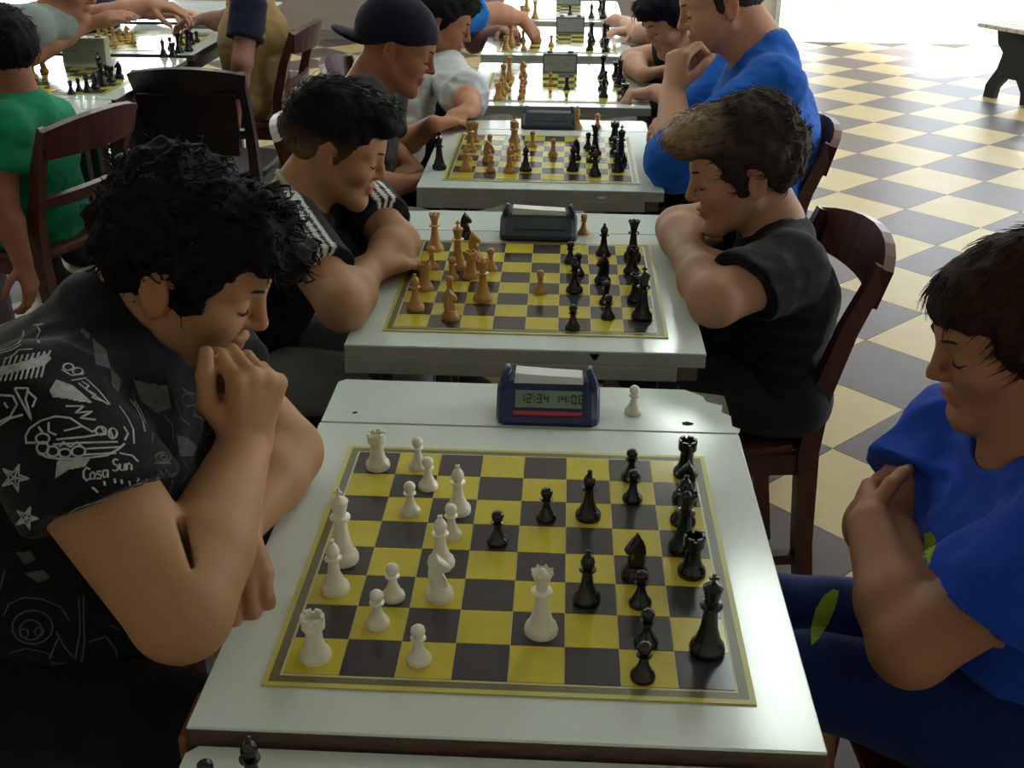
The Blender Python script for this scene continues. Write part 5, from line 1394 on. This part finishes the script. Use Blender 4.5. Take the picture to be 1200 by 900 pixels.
# ---------------------------------------------------------------- second row of tables along the left
LX = -1.665
LT = [chess_table(1.955, LX, edge=M_EDGE, y_f=.19, label='white table beside the green-shirted boy, bare end showing'),
      chess_table(2.705, LX, edge=M_EDGE, label='white chess table with cream box clock before the green-shirted boy'),
      chess_table(3.525, LX - .01, edge=M_EDGE, label='white chess table beside the player in navy and yellow shirt'),
      chess_table(4.35, LX - .03, edge=M_EDGE, label='white table at the far end of the left row'),
      chess_table(4.62, -2.80, edge=M_EDGE, label='white table of the leftmost row standing near the far wall')]
LB = [chessboard(LX, 2.705, TZ, 'chessboard in the left row next to the cream box clock'),
      chessboard(LX - .01, 3.525, TZ, 'chessboard in the left row beside the navy and yellow shirt')]
nmA, nmB = ('grey-shirted player', 'cream clock'), ('leaning far player', 'flat grey clock')
set_pieces(7, LB[0], [(K, 'pawn', 84, 110), (K, 'pawn', 93, 107), (K, 'bishop', 103, 108), (K, 'knight', 112, 104), (K, 'queen', 121, 101), (K, 'king', 119, 95), (K, 'rook', 131, 96), (K, 'pawn', 125, 90), (K, 'knight', 140, 91),
    (N, 'pawn', 40, 90), (N, 'bishop', 33, 96), (N, 'knight', 52, 84), (N, 'pawn', 28, 101)], names=nmA)
set_pieces(8, LB[1], [(K, 'bishop', 192, 66), (K, 'rook', 203, 66), (K, 'queen', 210, 62), (K, 'king', 221, 60), (K, 'pawn', 200, 57), (K, 'knight', 224, 52), (K, 'pawn', 231, 49), (K, 'pawn', 213, 53),
    (N, 'rook', 108, 56), (N, 'pawn', 118, 57), (N, 'king', 126, 53), (N, 'bishop', 134, 50), (N, 'pawn', 141, 47), (N, 'queen', 117, 48), (N, 'knight', 150, 45), (N, 'pawn', 156, 50)], names=nmB)
p = UZ(93, 79, TZ); box_clock(p[0] - .01, 3.03, TZ + .0004, 'cream box chess clock standing beside black pieces in the left row', M_CBOX, mat('cream_screen', srgb(150, 156, 134), .4), wd=.158, ht=.088, dp=.05, rz=.04)
p = UZ(208, 44, TZ); wedge_clock(p[0], 3.87, TZ + .0004, 'flat grey chess clock on the table beside navy and yellow shirt', M_GBOX, M_LCDD, width=.13, ink=False, stripe=False, rocker=False, hgt=.046)
chair(-1.50, 1.985, -.30, 'dark reddish wooden chair behind boy in green T-shirt', grp='chairs of the left row')
chair(-1.18, 2.80, -PI / 2, 'near-black chair standing empty with its back turned, broad solid back panel', dark=True, grp='chairs of the left row')
chair(-1.28, 3.58, -.06, 'dark reddish wooden chair behind player in navy and yellow shirt', grp='chairs of the left row')

# ---- boy in green T-shirt
fr = (V(-.80, .55, -.22), V(0, 0, 1), 0.0)
GREEN = dict(H=dict(c=UY(2, 62, 1.93), frame=fr, s=.97), s=.95, vox=.007, pelvis=V(-1.47, 1.96, .53), chest=V(-1.475, 1.945, .70), neck=UY(22, 112, 1.93),
    front=(-.95, .25, -.1), tw=.165, td=.115, nr=.050, skin=(150, 104, 86),
    sides=[dict(sh=UY(6, 150, 1.80), el=UY(2, 235, 1.72), wr=UY(26, 305, 1.70), sd=-1, r=(.045, .040, .037, .027), sleeve=.62, hand=dict(d=V(.15, -.1, -.9), n=V(-.9, .1, 0), curls=(.4, .6, .4), s=.9)),
           dict(sh=UY(62, 142, 2.10), el=V(-1.62, 2.22, .76), wr=V(-1.72, 2.10, .775), sd=1, r=(.045, .040, .037, .027), sleeve=.6, hand=dict(d=V(-.5, -.3, 0), n=V(0, 0, -1), s=.9))],
    shirt=dict(col=(22, 128, 92), o=.014, fold=.008, vox=.007), trousers=dict(col=(120, 116, 120)),
    legs=[(V(-1.50, 1.86, .52), V(-1.75, 1.90, .54), V(-1.72, 1.90, .10)), (V(-1.50, 2.05, .52), V(-1.75, 2.10, .54), V(-1.72, 2.10, .10))],
    hair_col=(22, 20, 24), seed=41, hair=dict(th=.016, side=.8, line=short_line(), rough=.006, vox=.007, n=300, len=.02, rad=.002))
person('boy in green T-shirt seen from behind on a wooden chair', GREEN)

# ---- grey-shirted player reaching across
fr = (V(.90, -.15, -.36), V(0, 0, 1), 0.0)
GREY = dict(H=dict(c=UY(80, -22, 2.86), frame=fr, s=.98), s=.98, vox=.008, pelvis=V(-2.16, 2.80, .53), chest=V(-2.11, 2.80, .75), neck=UY(62, 12, 2.84),
    front=(.9, 0, -.4), tw=.165, td=.120, nr=.050, skin=(170, 122, 98),
    sides=[dict(sh=UY(38, 30, 2.68), el=UY(36, 62, 2.72), wr=UY(102, 28, 2.88), sd=1, r=(.044, .039, .036, .026), sleeve=.45, hand=dict(d=V(.9, .2, .25), n=V(.1, .3, -.9), curls=(.2, .3, .2), s=.95)),
           dict(sh=V(-1.92, 2.98, .88), el=UY(125, 18, 3.0), wr=UY(175, 6, 3.06), sd=-1, r=(.044, .039, .036, .026), sleeve=.4, hand=dict(d=V(.9, .1, -.1), n=V(0, .2, -1), curls=(.4, .5, .3), s=.95))],
    shirt=dict(col=(128, 138, 136), o=.013, fold=.006, vox=.008), trousers=dict(col=(50, 52, 60)),
    legs=[(V(-2.08, 2.70, .52), V(-1.82, 2.69, .54), V(-1.82, 2.69, .10)), (V(-2.08, 2.90, .52), V(-1.82, 2.91, .54), V(-1.82, 2.91, .10))],
    hair_col=(40, 34, 32), seed=43, hair=dict(th=.016, line=short_line(), rough=.006, vox=.009))
person('player in grey shirt stretching an arm across the left row of tables', GREY)
chair(-2.17, 2.80, PI, 'dark reddish wooden chair under player in grey shirt', grp='chairs of the left row')

# ---- navy and yellow shirt
fr = (V(-.92, .1, -.3), V(0, 0, 1), 0.0)
def paint_navy(v, col, j):
    y = lin((140, 116, 72)); a, b = np.asarray(j['sides'][0]['sh']), np.asarray(j['sides'][0]['el'])
    d = p_cone(v, a, b, .075, .075); d2 = p_cone(v, np.asarray(j['sides'][1]['sh']), np.asarray(j['sides'][1]['el']), .07, .07)
    col[(np.minimum(d, d2) > 0)] = y
    return col
NAVY = dict(H=dict(c=V(-1.25, 3.58, 1.08), frame=fr, s=.98), s=.98, vox=.008, pelvis=V(-1.235, 3.55, .54), chest=V(-1.225, 3.55, .76), neck=V(-1.225, 3.56, .93),
    front=(-.95, .05, -.2), tw=.160, td=.120, nr=.050, skin=(150, 108, 96),
    sides=[dict(sh=UY(292, 6, 3.36), el=UY(284, 72, 3.28), wr=UY(274, 138, 3.32), sd=-1, r=(.047, .040, .036, .026), sleeve=.62, hand=dict(d=V(-.15, .0, -.95), n=V(-.6, .6, 0), curls=(.4, .5, .3), s=.95)),
           dict(sh=V(-1.25, 3.73, .86), el=V(-1.42, 3.74, .79), wr=UY(240, 22, 3.72), sd=1, r=(.044, .039, .036, .026), sleeve=.6, hand=dict(d=V(-.9, 0, -.1), n=V(0, 0, -1), curls=(.5, .6, .3), s=.95))],
    shirt=dict(col=(24, 28, 46), o=.014, fold=.006, vox=.008, paint=paint_navy, flare=.02), trousers=dict(col=(104, 120, 130)),
    legs=[(V(-1.27, 3.46, .52), V(-1.56, 3.44, .54), V(-1.56, 3.44, .10)), (V(-1.27, 3.66, .52), V(-1.56, 3.68, .54), V(-1.56, 3.68, .10))],
    hair_col=(30, 26, 28), seed=47, hair=dict(th=.016, line=short_line(), rough=.006, vox=.009))
person('player in navy and yellow shirt with one arm hanging beside the chair', NAVY)

# ---- player at the far side of the left row
FARL = dict(H=dict(c=V(-2.00, 3.95, 1.10), frame=(V(.9, 0, -.35), V(0, 0, 1), 0), s=.98), s=.98, vox=.010, pelvis=V(-2.10, 3.85, .54), chest=V(-2.05, 3.86, .76), neck=V(-2.02, 3.88, .93),
    front=(.95, 0, -.2), tw=.165, td=.12, nr=.05, skin=(190, 138, 120),
    sides=[dict(sh=V(-2.02, 3.70, .87), el=V(-1.98, 3.70, .79), wr=V(-1.84, 3.74, .80), sd=1, r=(.044, .039, .036, .026), sleeve=.6, hand=dict(d=V(.4, .3, .5), n=V(0, .3, -1), s=.95)),
           dict(sh=V(-2.02, 4.04, .87), el=V(-1.88, 4.06, .79), wr=V(-1.70, 4.02, .785), sd=-1, r=(.044, .039, .036, .026), sleeve=.6, hand=dict(d=V(.7, -.2, 0), n=V(0, 0, -1), s=.95))],
    shirt=dict(col=(30, 32, 56), o=.014, fold=.006, vox=.010), trousers=dict(col=(50, 52, 60)),
    legs=[(V(-2.06, 3.76, .52), V(-1.82, 3.75, .54), V(-1.82, 3.75, .10)), (V(-2.06, 3.96, .52), V(-1.82, 3.97, .54), V(-1.82, 3.97, .10))],
    hair_col=(30, 26, 28), seed=53, hair=dict(th=.016, line=short_line(), rough=.006, vox=.010))
person('player in dark navy shirt at the far side of the left row', FARL)
chair(-2.14, 3.86, PI, 'dark reddish wooden chair under player in dark navy shirt', grp='chairs of the left row')

# ---------------------------------------------------------------- bench with cast black legs near the doorway
M_IRON = mat('black_cast_iron', srgb(18, 17, 20), .5, .4, bump=(50, .2))
M_SLAT = mat('pale_bench_slat', srgb(206, 196, 186), .5, noise=(8, .2), stretch=(1, 1, 8))
def bench_leg(root, y):
    # outline in (x, z): wide shoulders, waist, two splayed feet round an arch
    out = [(-.165, .44), (.165, .42), (.150, .34), (.105, .29), (.125, .18), (.185, .07), (.190, 0), (.115, 0), (.105, .07), (.055, .14), (-.030, .14), (-.085, .07), (-.095, 0), (-.175, 0), (-.170, .08), (-.105, .19), (-.085, .29), (-.135, .34)]
    n = len(out); v = [(x, y - .022, z) for x, z in out] + [(x, y + .022, z) for x, z in out]
    f = [tuple(range(n)), tuple(range(2 * n - 1, n - 1, -1))] + [(i, n + i, n + (i + 1) % n, (i + 1) % n) for i in range(n)]
    pyobj('leg', v, f, M_IRON, root)
bc = (UZ(1152, 118, 0) + UZ(1192, 120, 0)) / 2
bench = empty('bench', (bc[0] + .05, bc[1] + .02, 0), -1.04, label='pale slatted bench on black cast legs near the bright doorway', cat='bench')
bench_leg(bench, 0.0); bench_leg(bench, 1.3)
for k in range(5):
    x0 = -.19 + k * .078
    z0 = .447
    box('slat', x0, x0 + .068, -.18, 1.48, z0 - .003, z0 + .024, M_SLAT, bench, bevel=.004)
box('leg_brace', -.02, .02, .023, 1.277, .24, .27, M_IRON, bench)
